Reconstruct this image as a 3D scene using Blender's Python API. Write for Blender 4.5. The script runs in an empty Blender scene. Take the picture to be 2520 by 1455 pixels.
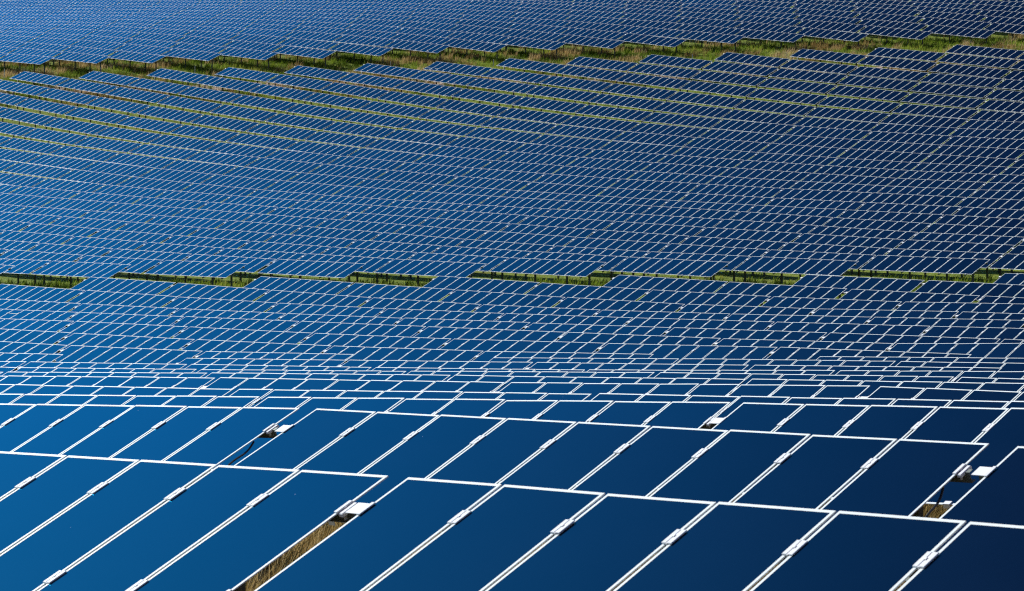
DATA = """
n 2 -20.243 22.772 2.531 -0.0001 -0.0053 1 3 1607
n 1 -21.552 15.634 2.445 0.0002 0.0037 0 2 185
n 1 -11.153 15.633 2.428 -0.0005 -0.0070 1 2 2494
n 3 -29.408 29.911 2.361 -0.0000 0.0180 1 3 1230
n 4 -28.217 37.048 2.226 -0.0003 0.0120 2 4 2054
n 3 -19.025 29.908 2.518 -0.0006 0.0123 2 3 2661
n 2 -30.733 22.772 2.458 0.0002 0.0196 0 3 200
n 4 -38.577 37.049 2.081 0.0000 0.0162 1 4 1023
n 5 -37.365 44.187 2.077 -0.0002 0.0155 2 4 1701
n 3 -39.789 29.910 2.162 0.0002 0.0205 0 3 226
n 6 -35.995 51.323 1.991 -0.0004 0.0097 4 5 2298
n 5 -47.739 44.187 1.939 0.0001 0.0111 1 4 893
n 6 -46.351 51.325 1.883 -0.0001 0.0112 3 5 1478
n 7 -45.098 58.462 1.826 -0.0003 0.0086 4 6 1987
n 4 -48.938 37.048 1.943 0.0002 0.0102 0 4 238
n 6 -56.676 51.325 1.753 0.0001 0.0140 2 5 816
n 7 -55.472 58.463 1.699 -0.0000 0.0159 3 6 1312
n 5 -58.111 44.186 1.799 0.0002 0.0159 0 4 247
n 5 -26.964 44.183 2.111 -0.0006 -0.0092 3 4 2744
n 8 -54.341 65.601 1.622 -0.0002 0.0178 4 6 1753
n 9 -53.026 72.737 1.620 -0.0003 0.0091 4 5 2162
n 6 -67.045 51.323 1.591 0.0002 0.0170 1 5 265
n 8 -43.990 65.597 1.788 -0.0005 0.0141 5 6 2429
n 7 -65.846 58.463 1.545 0.0001 0.0139 2 6 748
n 8 -64.681 65.601 1.475 0.0000 0.0105 3 6 1183
n 9 -63.442 72.739 1.535 -0.0001 0.0073 3 5 1583
n 10 -62.302 79.876 1.564 -0.0002 0.0068 4 6 1943
n 11 -61.041 87.012 1.558 -0.0004 0.0091 5 6 2280
n 7 -76.232 58.461 1.406 0.0002 0.0129 1 6 269
n 8 -75.071 65.601 1.385 0.0001 0.0069 2 6 693
n 9 -73.808 72.740 1.450 0.0000 0.0089 2 5 1087
n 10 -72.670 79.877 1.466 -0.0001 0.0120 3 6 1443
n 12 -68.650 94.150 1.605 -0.0003 -0.0169 6 7 2156
n 8 -85.510 65.599 1.307 0.0002 0.0079 1 6 268
n 9 -84.124 72.739 1.359 0.0001 0.0088 1 5 657
n 11 -80.145 87.016 1.466 -0.0001 0.0017 4 6 1402
n 12 -78.983 94.153 1.716 -0.0002 -0.0047 5 7 1706
n 13 -77.780 101.289 1.842 -0.0003 -0.0108 6 8 1990
n 10 -51.918 79.872 1.622 -0.0005 0.0044 5 6 2521
n 14 -76.642 108.425 2.016 -0.0004 -0.0197 7 9 2253
n 10 -91.448 79.877 1.398 0.0001 0.0009 2 6 689
n 11 -90.429 87.016 1.510 0.0001 -0.0102 3 6 1006
n 12 -89.331 94.154 1.784 -0.0000 -0.0084 4 7 1304
n 13 -88.112 101.291 1.999 -0.0001 -0.0195 5 8 1587
n 14 -87.010 108.428 2.207 -0.0002 -0.0173 6 9 1848
n 15 -85.679 115.564 2.481 -0.0003 -0.0145 8 10 2101
n 13 -67.418 101.286 1.855 -0.0005 0.0133 7 8 2443
n 10 -101.857 79.875 1.462 0.0002 -0.0132 1 6 337
n 11 -100.762 87.015 1.658 0.0001 -0.0184 2 6 651
n 16 -84.267 122.700 2.727 -0.0004 -0.0124 7 9 2343
n 12 -99.692 94.154 1.919 0.0001 -0.0178 3 7 944
n 7 -34.710 58.457 1.833 -0.0007 -0.0073 5 6 2811
n 13 -98.459 101.292 2.209 -0.0000 -0.0210 4 8 1224
n 14 -97.377 108.430 2.389 -0.0001 -0.0177 5 9 1482
n 15 -96.005 115.567 2.640 -0.0002 -0.0162 7 10 1735
n 16 -94.620 122.703 2.854 -0.0003 -0.0122 6 9 1975
n 17 -93.634 129.839 3.132 -0.0003 -0.0124 5 7 2188
n 11 -111.144 87.013 1.871 0.0002 -0.0224 1 6 331
n 12 -110.065 94.153 2.139 0.0001 -0.0246 2 7 620
n 13 -108.820 101.292 2.426 0.0001 -0.0208 3 8 896
n 14 -107.741 108.430 2.581 0.0000 -0.0194 4 9 1151
n 15 -106.340 115.568 2.825 -0.0001 -0.0197 6 10 1402
n 16 -104.939 122.705 3.014 -0.0001 -0.0188 5 9 1641
n 17 -104.064 129.842 3.326 -0.0002 -0.0250 4 7 1850
n 18 -102.754 136.978 3.783 -0.0003 -0.0317 3 5 2062
n 12 -120.452 94.151 2.390 0.0002 -0.0236 1 7 326
n 13 -119.195 101.290 2.641 0.0001 -0.0207 2 8 598
n 18 -92.338 136.975 3.549 -0.0004 -0.0132 4 5 2400
n 19 -101.755 144.114 4.222 -0.0004 -0.0436 2 4 2254
n 14 -118.101 108.429 2.795 0.0001 -0.0219 3 9 850
n 15 -116.685 115.568 3.057 0.0000 -0.0252 5 10 1098
n 16 -115.277 122.706 3.267 -0.0000 -0.0302 4 9 1334
n 15 -75.320 115.560 2.340 -0.0005 -0.0128 9 10 2507
n 17 -114.464 129.844 3.673 -0.0001 -0.0417 3 7 1542
n 18 -113.159 136.981 4.175 -0.0002 -0.0435 2 5 1752
n 19 -112.305 144.117 4.711 -0.0002 -0.0489 1 4 1940
n 13 -129.584 101.289 2.857 0.0002 -0.0209 1 8 325
n 14 -128.459 108.428 3.038 0.0001 -0.0250 2 9 575
n 20 -111.040 151.253 5.281 -0.0003 -0.0436 0 2 2130
n 15 -127.039 115.567 3.353 0.0001 -0.0318 4 10 820
n 16 -125.633 122.706 3.642 0.0000 -0.0422 3 9 1052
n 17 -124.835 129.844 4.149 -0.0000 -0.0499 2 7 1258
n 18 -123.525 136.982 4.657 -0.0001 -0.0494 1 5 1467
n 19 -122.584 144.119 5.229 -0.0001 -0.0518 0 4 1657
n 14 -138.813 108.427 3.316 0.0002 -0.0286 1 9 323
f 3 -114.708 164.810 6.860 -0.0091 -0.0413 11 12 2299
n 15 -137.401 115.566 3.717 0.0001 -0.0384 3 10 563
n 16 -136.005 122.705 4.125 0.0001 -0.0508 2 9 792
n 9 -103.053 72.735 1.330 0.0002 -0.0003 0 5 -2
n 17 -135.180 129.844 4.668 0.0001 -0.0503 1 7 997
n 20 -100.548 151.249 4.813 -0.0005 -0.0457 1 2 2443
f 4 -116.639 169.578 7.406 -0.0095 -0.0495 12 14 2336
n 18 -133.855 136.982 5.176 0.0000 -0.0510 0 5 1205
f 2 -123.099 160.117 6.785 -0.0059 -0.0457 10 11 1983
n 10 -112.324 79.873 1.653 0.0002 -0.0233 0 6 21
f 5 -118.766 174.347 8.158 -0.0099 -0.0561 12 14 2366
n 11 -121.551 87.011 2.110 0.0002 -0.0236 0 6 42
f 3 -125.027 164.890 7.345 -0.0063 -0.0525 10 12 2027
f 1 -131.475 155.387 6.751 -0.0031 -0.0499 9 10 1674
n 15 -147.771 115.564 4.144 0.0002 -0.0439 2 10 326
n 16 -146.396 122.704 4.663 0.0001 -0.0526 1 9 552
n 12 -130.850 94.149 2.586 0.0002 -0.0141 0 7 58
f 4 -126.950 169.662 7.968 -0.0067 -0.0594 11 14 2069
n 17 -145.499 129.843 5.178 0.0001 -0.0486 0 7 756
f 6 -120.931 179.117 8.874 -0.0102 -0.0539 13 15 2394
f 2 -133.385 160.165 7.261 -0.0035 -0.0468 9 11 1725
n 13 -139.983 101.287 3.075 0.0002 -0.0211 0 8 76
f 0 -139.742 150.625 6.753 -0.0008 -0.0448 7 8 1374
f 5 -129.120 174.435 8.778 -0.0071 -0.0635 11 14 2103
f 3 -135.343 164.942 7.927 -0.0039 -0.0602 9 12 1773
n 14 -149.186 108.425 3.633 0.0002 -0.0326 0 9 90
f 1 -141.752 155.409 7.280 -0.0012 -0.0529 8 10 1430
f 6 -131.239 179.208 9.521 -0.0074 -0.0713 12 15 2137
n 15 -158.153 115.562 4.620 0.0002 -0.0476 1 10 107
f -1 -147.801 145.837 6.680 0.0011 -0.0451 6 7 1085
f 4 -137.266 169.719 8.611 -0.0043 -0.0652 10 14 1820
n 16 -156.809 122.702 5.172 0.0002 -0.0451 0 9 328
f 2 -143.686 160.191 7.796 -0.0016 -0.0571 8 11 1484
f 7 -133.245 183.979 10.358 -0.0078 -0.0701 12 15 2173
f 0 -150.039 150.625 7.246 0.0008 -0.0508 6 8 1142
n 17 -83.211 129.835 2.944 -0.0005 -0.0238 6 7 2558
f 5 -139.469 174.496 9.457 -0.0047 -0.0674 10 14 1858
f -2 -156.174 141.026 6.689 0.0027 -0.0445 4 5 795
f 3 -145.657 164.973 8.574 -0.0020 -0.0651 8 12 1535
f 7 -122.925 183.884 9.682 -0.0106 -0.0606 13 15 2425
f 1 -152.056 155.413 7.849 0.0004 -0.0573 7 10 1200
f 8 -135.290 188.749 11.204 -0.0081 -0.0636 13 15 2205
f 6 -141.469 179.271 10.256 -0.0051 -0.0721 11 15 1899
f -1 -158.101 145.819 7.177 0.0024 -0.0514 5 7 864
f 4 -147.588 169.753 9.300 -0.0024 -0.0681 9 14 1585
f 9 -136.758 193.515 12.016 -0.0086 -0.0617 13 15 2250
f 2 -154.000 160.199 8.435 0.0000 -0.0667 7 11 1258
f -3 -164.536 136.195 6.685 0.0040 -0.0365 3 4 510
f 7 -143.506 184.046 11.087 -0.0054 -0.0717 11 15 1937
f 0 -160.373 150.611 7.800 0.0021 -0.0563 5 8 923
f 5 -149.813 174.534 10.162 -0.0027 -0.0687 9 14 1627
f 3 -155.970 164.985 9.261 -0.0003 -0.0678 7 12 1312
f -2 -166.753 140.992 7.186 0.0037 -0.0493 3 5 579
f 10 -139.539 198.291 13.062 -0.0087 -0.0662 14 16 2263
f 8 -145.558 188.821 11.860 -0.0058 -0.0639 12 15 1974
f 1 -162.384 155.402 8.466 0.0017 -0.0620 6 10 985
f 6 -151.715 179.313 10.975 -0.0031 -0.0678 10 15 1674
f -4 -173.141 131.346 6.657 0.0050 -0.0391 1 2 227
f 4 -157.919 169.769 10.011 -0.0007 -0.0692 8 14 1365
f -1 -168.439 145.789 7.737 0.0034 -0.0567 4 7 656
f 11 -141.500 203.060 13.912 -0.0091 -0.0631 14 16 2294
f 9 -147.071 193.591 12.666 -0.0062 -0.0643 12 15 2020
f 2 -164.329 160.192 9.151 0.0014 -0.0718 6 11 1045
f 7 -153.776 184.092 11.818 -0.0034 -0.0705 10 15 1715
f -3 -175.040 136.149 7.126 0.0047 -0.0473 2 4 308
f 0 -170.744 150.584 8.408 0.0031 -0.0609 4 8 717
f 5 -160.155 174.553 10.874 -0.0010 -0.0687 8 14 1410
f 8 -124.968 188.651 10.524 -0.0109 -0.0679 14 15 2453
f 12 -143.726 207.831 14.817 -0.0094 -0.0680 15 17 2318
f 3 -166.282 164.981 9.968 0.0010 -0.0692 6 12 1103
f 10 -149.788 198.369 13.749 -0.0064 -0.0677 13 16 2040
f 8 -155.836 188.870 12.534 -0.0038 -0.0671 11 15 1755
f -2 -177.296 140.948 7.734 0.0045 -0.0546 2 5 379
f 1 -172.738 155.379 9.130 0.0028 -0.0661 5 10 782
f 6 -161.977 179.336 11.652 -0.0014 -0.0641 9 15 1461
f 13 -145.737 212.599 15.779 -0.0097 -0.0695 14 16 2346
f 4 -168.258 169.769 10.729 0.0007 -0.0695 7 14 1158
f 11 -151.708 203.141 14.609 -0.0068 -0.0732 13 16 2075
f -1 -178.816 145.750 8.349 0.0042 -0.0611 3 7 460
f 9 -157.389 193.645 13.361 -0.0042 -0.0703 11 15 1803
f 2 -174.674 160.172 9.897 0.0025 -0.0721 5 11 845
f 7 -164.057 184.118 12.538 -0.0017 -0.0695 9 15 1505
f 14 -147.583 217.365 16.728 -0.0100 -0.0742 13 15 2376
f -3 -185.647 136.095 7.680 0.0053 -0.0572 1 4 117
f 5 -170.494 174.557 11.584 0.0004 -0.0684 7 14 1205
f 0 -181.154 150.547 9.064 0.0039 -0.0648 3 8 523
f 12 -153.928 207.914 15.572 -0.0070 -0.0799 14 17 2102
f 10 -160.047 198.424 14.464 -0.0044 -0.0714 12 16 1828
f 3 -176.595 164.965 10.687 0.0021 -0.0699 5 12 905
f 8 -166.121 188.900 13.248 -0.0021 -0.0715 10 15 1548
f -2 -187.803 140.898 8.334 0.0051 -0.0594 1 5 191
f 6 -172.254 179.343 12.309 0.0000 -0.0635 8 15 1260
f 15 -149.611 222.133 17.775 -0.0103 -0.0870 12 14 2401
f 1 -183.117 155.345 9.832 0.0037 -0.0690 4 10 590
f 13 -155.951 212.686 16.552 -0.0074 -0.0814 13 16 2133
f 11 -161.934 203.200 15.381 -0.0048 -0.0776 12 16 1867
f 4 -178.607 169.756 11.450 0.0018 -0.0696 6 14 962
f 9 -167.710 193.679 14.122 -0.0025 -0.0768 10 15 1598
f -1 -189.232 145.703 9.006 0.0049 -0.0648 2 7 275
f 7 -174.348 184.129 13.258 -0.0003 -0.0702 8 15 1307
f 2 -185.039 160.142 10.630 0.0034 -0.0692 4 11 655
f 14 -157.825 217.456 17.541 -0.0077 -0.0841 12 15 2165
f 5 -180.831 174.547 12.292 0.0016 -0.0685 6 14 1012
f 12 -164.145 207.976 16.412 -0.0051 -0.0840 13 17 1898
f 10 -170.314 198.461 15.224 -0.0027 -0.0763 11 16 1627
f 0 -191.602 150.502 9.759 0.0046 -0.0681 2 8 340
f 3 -186.909 164.938 11.412 0.0031 -0.0705 4 12 719
f 8 -176.413 188.913 14.011 -0.0006 -0.0765 9 15 1352
f 16 -151.631 226.901 18.970 -0.0106 -0.0839 11 13 2425
f 15 -159.910 222.227 18.694 -0.0080 -0.0911 11 14 2192
f 6 -182.543 179.337 12.979 0.0012 -0.0666 7 15 1070
f 13 -166.181 212.751 17.412 -0.0054 -0.0865 12 16 1931
f 1 -193.522 155.303 10.558 0.0044 -0.0702 3 10 409
f 11 -172.180 203.240 16.194 -0.0030 -0.0807 11 16 1669
f 4 -188.965 169.732 12.175 0.0028 -0.0702 5 14 777
f 9 -178.035 193.697 14.948 -0.0010 -0.0829 9 15 1404
f -1 -199.644 145.650 9.697 0.0054 -0.0677 1 7 101
f 16 -161.935 226.998 19.876 -0.0083 -0.0915 10 13 2220
f 7 -184.648 184.126 13.998 0.0009 -0.0731 7 15 1119
f 14 -168.076 217.525 18.436 -0.0057 -0.0901 11 15 1966
f 2 -195.425 160.103 11.332 0.0041 -0.0656 3 11 476
f 12 -174.381 208.019 17.285 -0.0033 -0.0862 12 17 1703
f 5 -191.165 174.526 13.008 0.0025 -0.0699 5 14 830
f 10 -180.590 198.481 16.038 -0.0012 -0.0818 10 16 1437
f 0 -202.088 150.451 10.489 0.0052 -0.0709 1 8 166
f 8 -186.712 188.913 14.826 0.0006 -0.0816 8 15 1166
f 17 -163.921 231.767 21.088 -0.0086 -0.0920 9 12 2247
f 3 -197.223 164.902 12.144 0.0039 -0.0713 3 12 543
f 9 -126.415 193.411 11.360 -0.0114 -0.0649 14 15 2495
f 15 -170.210 222.299 19.655 -0.0060 -0.0949 10 14 1995
f 6 -192.842 179.319 13.699 0.0022 -0.0729 6 15 890
f 13 -176.428 212.797 18.320 -0.0036 -0.0901 11 16 1739
f 11 -182.446 203.263 17.045 -0.0016 -0.0847 10 16 1481
f 1 -203.956 155.254 11.286 0.0050 -0.0693 2 10 238
f 9 -188.362 193.701 15.833 0.0003 -0.0881 8 15 1220
f 4 -199.332 169.699 12.911 0.0036 -0.0716 4 14 601
n 8 -95.948 65.597 1.218 0.0002 0.0091 0 6 -103
f 18 -166.465 236.542 22.268 -0.0087 -0.0974 8 10 2263
f 16 -172.182 227.072 20.844 -0.0063 -0.0968 9 13 2026
f 7 -194.954 184.111 14.778 0.0020 -0.0780 6 15 941
f 14 -178.336 217.574 19.392 -0.0040 -0.0958 10 15 1776
f 2 -205.832 160.057 12.006 0.0048 -0.0638 2 11 307
f 12 -184.634 208.045 18.188 -0.0018 -0.0895 11 17 1518
f 5 -201.495 174.495 13.747 0.0034 -0.0729 4 14 657
f 10 -190.872 198.487 16.912 0.0000 -0.0878 9 16 1256
f 19 -168.321 241.309 23.568 -0.0090 -0.1068 7 9 2291
f 17 -174.249 231.846 22.097 -0.0066 -0.1027 8 12 2054
f 8 -197.016 188.902 15.696 0.0017 -0.0868 7 15 990
f 3 -207.538 164.859 12.888 0.0045 -0.0728 2 12 376
f 15 -180.508 222.352 20.663 -0.0042 -0.1002 9 14 1807
f 17 -153.573 231.667 20.182 -0.0109 -0.0827 10 12 2450
f 13 -186.692 212.827 19.272 -0.0021 -0.0950 10 16 1556
f 6 -203.150 179.292 14.496 0.0031 -0.0813 5 15 719
n 19 -91.172 144.109 3.779 -0.0005 -0.0403 3 4 2597
f 11 -192.731 203.273 17.947 -0.0003 -0.0904 9 16 1302
f 10 -129.228 198.187 12.371 -0.0115 -0.0675 15 16 2502
f 9 -198.692 193.692 16.769 0.0014 -0.0927 7 15 1045
f 20 -170.174 246.077 24.976 -0.0093 -0.1197 6 8 2318
f 1 -214.372 155.200 11.994 0.0055 -0.0663 1 10 76
f -4 -183.589 131.291 7.030 0.0056 -0.0324 0 2 37
f 4 -209.706 169.658 13.668 0.0043 -0.0741 3 14 435
f 18 -176.729 236.621 23.360 -0.0068 -0.1145 7 10 2074
f 16 -182.442 227.128 21.874 -0.0045 -0.1034 8 13 1841
f 14 -188.604 217.607 20.413 -0.0024 -0.1025 9 15 1595
f 7 -205.266 184.086 15.618 0.0028 -0.0845 5 15 771
f 12 -194.904 208.058 19.139 -0.0005 -0.0952 10 17 1342
f 2 -216.258 160.005 12.684 0.0053 -0.0661 1 11 146
f 5 -211.820 174.457 14.527 0.0041 -0.0780 3 14 493
f 10 -201.160 198.481 17.851 0.0011 -0.0943 8 16 1084
f 21 -172.332 250.847 26.527 -0.0096 -0.1279 5 7 2338
f 19 -178.670 241.393 24.761 -0.0070 -0.1227 6 9 2103
f 17 -184.566 231.904 23.217 -0.0048 -0.1136 7 12 1871
f 8 -207.326 188.880 16.621 0.0026 -0.0922 6 15 823
f 15 -190.805 222.387 21.736 -0.0027 -0.1076 8 14 1628
f 3 -217.853 164.810 13.653 0.0050 -0.0752 1 12 218
f 13 -196.972 212.842 20.288 -0.0008 -0.1020 9 16 1381
f 6 -213.463 179.256 15.384 0.0038 -0.0905 4 15 557
f 11 -203.033 203.270 18.920 0.0008 -0.0980 8 16 1132
f 22 -174.436 255.616 28.086 -0.0098 -0.1320 4 6 2359
f 20 -180.591 246.164 26.289 -0.0073 -0.1309 5 8 2131
f 9 -209.026 193.673 17.753 0.0023 -0.0972 6 15 878
f 18 -156.145 236.440 21.363 -0.0110 -0.0777 9 10 2462
f 18 -186.979 236.681 24.607 -0.0050 -0.1275 6 10 1894
f 16 -192.711 227.166 22.987 -0.0030 -0.1125 7 13 1664
f 4 -220.088 169.611 14.460 0.0048 -0.0781 2 14 278
f 14 -198.879 217.625 21.512 -0.0011 -0.1106 8 15 1422
f 7 -215.582 184.053 16.531 0.0036 -0.0920 4 15 610
f 12 -205.188 208.057 20.162 0.0006 -0.1033 9 17 1173
n 2 -9.753 22.764 2.402 -0.0014 -0.0186 2 3 3944
f 23 -176.381 260.383 29.593 -0.0101 -0.1276 3 5 2382
f 10 -211.454 198.464 18.861 0.0021 -0.1013 7 16 920
f 21 -182.771 250.936 27.907 -0.0076 -0.1348 4 7 2154
f 5 -222.137 174.412 15.372 0.0046 -0.0853 2 14 338
f 19 -188.995 241.456 26.094 -0.0053 -0.1341 5 9 1924
f 17 -194.871 231.946 24.448 -0.0033 -0.1242 6 12 1696
f 15 -201.095 222.408 22.896 -0.0014 -0.1169 7 14 1457
f 8 -217.641 188.849 17.606 0.0033 -0.0981 5 15 663
f 13 -207.265 212.844 21.390 0.0003 -0.1112 8 16 1215
f 6 -223.782 179.214 16.366 0.0044 -0.0993 3 15 402
f 11 -213.350 203.256 19.983 0.0018 -0.1072 7 16 969
f 24 -178.509 265.152 31.117 -0.0103 -0.1436 2 4 2402
f 22 -184.831 255.707 29.485 -0.0078 -0.1355 3 6 2178
f 20 -190.953 246.231 27.697 -0.0056 -0.1391 4 8 1954
f 9 -219.362 193.646 18.787 0.0031 -0.1022 5 15 720
f 18 -197.220 236.725 25.969 -0.0035 -0.1369 5 10 1723
f 16 -202.986 227.190 24.205 -0.0017 -0.1236 6 13 1496
f 4 -230.475 169.558 15.301 0.0053 -0.0835 1 14 128
f 14 -209.159 217.631 22.702 0.0000 -0.1199 7 15 1258
f 3 -228.195 164.755 14.449 0.0055 -0.0785 0 12 67
f 7 -225.900 184.013 17.524 0.0042 -0.0998 3 15 457
f 12 -215.484 208.046 21.282 0.0015 -0.1133 8 17 1013
f 25 -180.552 269.919 32.714 -0.0105 -0.1409 1 3 2422
f 23 -186.834 260.478 30.972 -0.0081 -0.1347 2 5 2202
f 21 -193.174 251.006 29.343 -0.0058 -0.1396 3 7 1978
f 10 -221.751 198.439 19.947 0.0029 -0.1090 6 16 764
f 19 -199.299 241.503 27.524 -0.0038 -0.1416 4 9 1754
f 5 -232.445 174.361 16.304 0.0051 -0.0951 1 14 190
f 17 -205.165 231.972 25.784 -0.0019 -0.1338 5 12 1529
f 15 -211.378 222.417 24.157 -0.0002 -0.1271 6 14 1294
f 8 -227.960 188.811 18.655 0.0040 -0.1045 4 15 512
f 13 -217.568 212.836 22.595 0.0013 -0.1218 7 16 1056
f 24 -188.983 265.249 32.639 -0.0083 -0.1450 1 4 2223
f 11 -223.678 203.233 21.147 0.0026 -0.1174 6 16 814
f 22 -195.241 255.780 30.921 -0.0061 -0.1387 2 6 2004
f 6 -234.106 179.166 17.432 0.0049 -0.1064 2 15 255
f 20 -201.265 246.280 29.170 -0.0040 -0.1447 3 8 1785
n 7 -86.631 58.459 1.268 0.0002 0.0136 0 6 -143
f 18 -207.454 236.754 27.412 -0.0022 -0.1434 4 10 1559
f 9 -229.701 193.610 19.879 0.0038 -0.1082 4 15 569
f 16 -213.264 227.202 25.543 -0.0005 -0.1354 5 13 1335
f 14 -219.441 217.625 23.992 0.0010 -0.1296 6 15 1101
f 26 -182.652 274.687 34.254 -0.0108 -0.1407 0 2 2440
f 11 -131.202 202.952 13.331 -0.0118 -0.0497 15 16 2529
f 25 -191.055 270.020 34.172 -0.0085 -0.1351 0 3 2245
f 7 -236.220 183.967 18.597 0.0047 -0.1074 2 15 311
f 12 -225.787 208.026 22.512 0.0024 -0.1243 7 17 859
f 23 -197.255 260.553 32.419 -0.0063 -0.1412 1 5 2031
f 21 -203.544 251.058 30.817 -0.0043 -0.1428 2 7 1811
f 19 -209.587 241.535 29.014 -0.0024 -0.1459 3 9 1591
f 10 -232.052 198.406 21.118 0.0036 -0.1174 5 16 615
f 17 -215.447 231.986 27.210 -0.0007 -0.1418 4 12 1370
f 15 -221.652 222.414 25.522 0.0008 -0.1372 5 14 1139
f 8 -238.282 188.767 19.775 0.0045 -0.1117 3 15 367
f 13 -227.879 212.818 23.914 0.0022 -0.1327 6 16 904
f 24 -199.355 265.326 34.161 -0.0066 -0.1463 0 4 2055
f 22 -205.664 255.835 32.393 -0.0045 -0.1418 1 6 1838
f 19 -157.961 241.204 22.546 -0.0113 -0.0900 8 9 2488
f 11 -234.017 203.202 22.421 0.0033 -0.1278 5 16 666
f 20 -211.529 246.315 30.684 -0.0027 -0.1482 2 8 1624
f 6 -244.436 179.112 18.559 0.0053 -0.1109 1 15 115
f 18 -217.685 236.770 28.910 -0.0010 -0.1473 3 10 1402
f 16 -223.544 227.201 27.000 0.0005 -0.1462 4 13 1181
f 9 -240.039 193.568 21.042 0.0043 -0.1159 3 15 424
f 14 -229.725 217.610 25.381 0.0019 -0.1389 5 15 950
f 23 -207.645 260.611 33.929 -0.0048 -0.1474 0 5 1867
f 7 -246.542 183.915 19.745 0.0052 -0.1142 1 15 172
f 12 -236.097 207.998 23.857 0.0031 -0.1352 6 17 713
f 21 -213.882 251.095 32.312 -0.0029 -0.1444 1 7 1651
f 19 -219.864 241.553 30.533 -0.0012 -0.1476 2 9 1435
f -2 -198.235 140.842 8.972 0.0056 -0.0627 0 5 16
u 7 -194.931 286.863 38.434 -0.0023 -0.1498 15 16 2372
f 17 -225.720 231.988 28.708 0.0003 -0.1479 3 12 1217
f 10 -242.353 198.366 22.382 0.0041 -0.1267 4 16 473
n 14 -66.258 108.420 1.798 -0.0006 -0.0222 8 9 2706
f 15 -231.916 222.401 26.987 0.0017 -0.1462 4 14 991
f 8 -248.605 188.718 20.976 0.0050 -0.1199 2 15 229
f 13 -238.197 212.792 25.346 0.0029 -0.1430 5 16 758
f 22 -216.104 255.875 33.892 -0.0031 -0.1434 0 6 1679
u 6 -201.618 282.485 38.443 -0.0019 -0.1546 19 20 2218
f 20 -221.749 246.336 32.219 -0.0015 -0.1499 1 8 1471
f 11 -244.366 203.165 23.804 0.0039 -0.1378 4 16 524
f 18 -227.916 236.775 30.437 0.0001 -0.1491 2 10 1252
u 8 -198.603 291.263 40.031 -0.0023 -0.1414 10 12 2362
f 16 -233.828 227.191 28.557 0.0014 -0.1543 3 13 1033
f 9 -250.374 193.521 22.295 0.0048 -0.1255 2 15 287
f 14 -240.011 217.587 26.861 0.0027 -0.1469 4 15 806
u 5 -208.486 278.104 38.342 -0.0016 -0.1552 18 19 2062
f 21 -224.190 251.119 33.814 -0.0017 -0.1449 0 7 1498
f 12 -246.413 207.962 25.312 0.0037 -0.1450 5 17 573
u 7 -205.475 286.885 39.975 -0.0019 -0.1404 14 16 2207
f 19 -230.132 241.560 32.056 -0.0002 -0.1469 1 9 1286
f 17 -235.986 231.981 30.257 0.0012 -0.1515 2 12 1072
u 9 -202.173 295.662 41.499 -0.0023 -0.1361 7 9 2353
f 10 -252.653 198.321 23.748 0.0046 -0.1370 3 16 337
f 5 -242.766 174.306 17.346 0.0055 -0.1062 0 14 49
u 4 -215.333 273.719 38.348 -0.0012 -0.1415 17 18 1908
f 15 -242.172 222.380 28.534 0.0024 -0.1532 3 14 848
u 6 -212.056 282.503 40.006 -0.0016 -0.1426 18 20 2058
f 8 -258.928 188.664 22.267 0.0054 -0.1290 1 15 96
f 13 -248.522 212.759 26.877 0.0035 -0.1515 4 16 619
f 20 -231.926 246.346 33.758 -0.0004 -0.1501 0 8 1325
u 8 -209.081 291.285 41.478 -0.0019 -0.1330 9 12 2200
f 18 -238.150 236.769 31.974 0.0010 -0.1491 1 10 1109
f 11 -254.724 203.121 25.288 0.0045 -0.1468 3 16 388
u 3 -221.677 269.330 38.284 -0.0009 -0.1389 16 17 1762
f 16 -244.121 227.172 30.176 0.0022 -0.1579 2 13 892
u 10 -205.836 300.062 42.804 -0.0023 -0.1175 6 8 2343
f 9 -260.703 193.469 23.661 0.0052 -0.1375 1 15 155
u 5 -218.796 278.118 39.886 -0.0012 -0.1422 17 19 1907
f 14 -250.301 217.556 28.416 0.0033 -0.1529 3 15 669
u 7 -215.956 286.903 41.408 -0.0015 -0.1316 13 16 2049
f 19 -240.396 241.557 33.561 0.0008 -0.1443 0 9 1143
u 2 -227.896 264.938 37.994 -0.0006 -0.1544 14 15 1619
f 12 -256.737 207.921 26.861 0.0043 -0.1528 4 17 438
u 9 -212.689 295.684 42.897 -0.0019 -0.1282 6 9 2193
f 17 -246.249 231.964 31.828 0.0020 -0.1523 1 12 932
u 4 -225.529 273.729 39.786 -0.0009 -0.1387 16 18 1759
f 10 -262.949 198.271 25.227 0.0051 -0.1484 2 16 207
f 15 -252.423 222.351 30.137 0.0031 -0.1571 2 14 712
u 11 -209.508 304.462 44.094 -0.0022 -0.1053 4 6 2333
u 6 -222.464 282.518 41.419 -0.0012 -0.1272 17 20 1904
f 12 -133.431 207.720 14.192 -0.0121 -0.0533 16 17 2548
u 1 -234.707 260.543 37.943 -0.0003 -0.1525 13 14 1469
u 8 -219.518 291.303 42.832 -0.0015 -0.1250 8 12 2045
f 13 -258.857 212.720 28.486 0.0041 -0.1573 3 16 486
u 3 -231.863 269.338 39.686 -0.0006 -0.1346 15 17 1616
f 18 -248.389 236.755 33.513 0.0018 -0.1492 0 10 971
u 10 -216.137 300.084 44.083 -0.0019 -0.1291 5 8 2189
f 11 -265.092 203.073 26.859 0.0049 -0.1541 2 16 258
f 16 -254.430 227.146 31.805 0.0029 -0.1554 1 13 756
u 5 -229.104 278.129 41.312 -0.0009 -0.1328 16 19 1759
u 0 -240.994 256.146 37.833 -0.0001 -0.1482 12 13 1327
f 14 -260.598 217.519 30.019 0.0039 -0.1561 2 15 537
u 7 -226.371 286.917 42.743 -0.0012 -0.1233 12 16 1898
u 2 -238.131 264.943 39.510 -0.0004 -0.1397 13 15 1476
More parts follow.
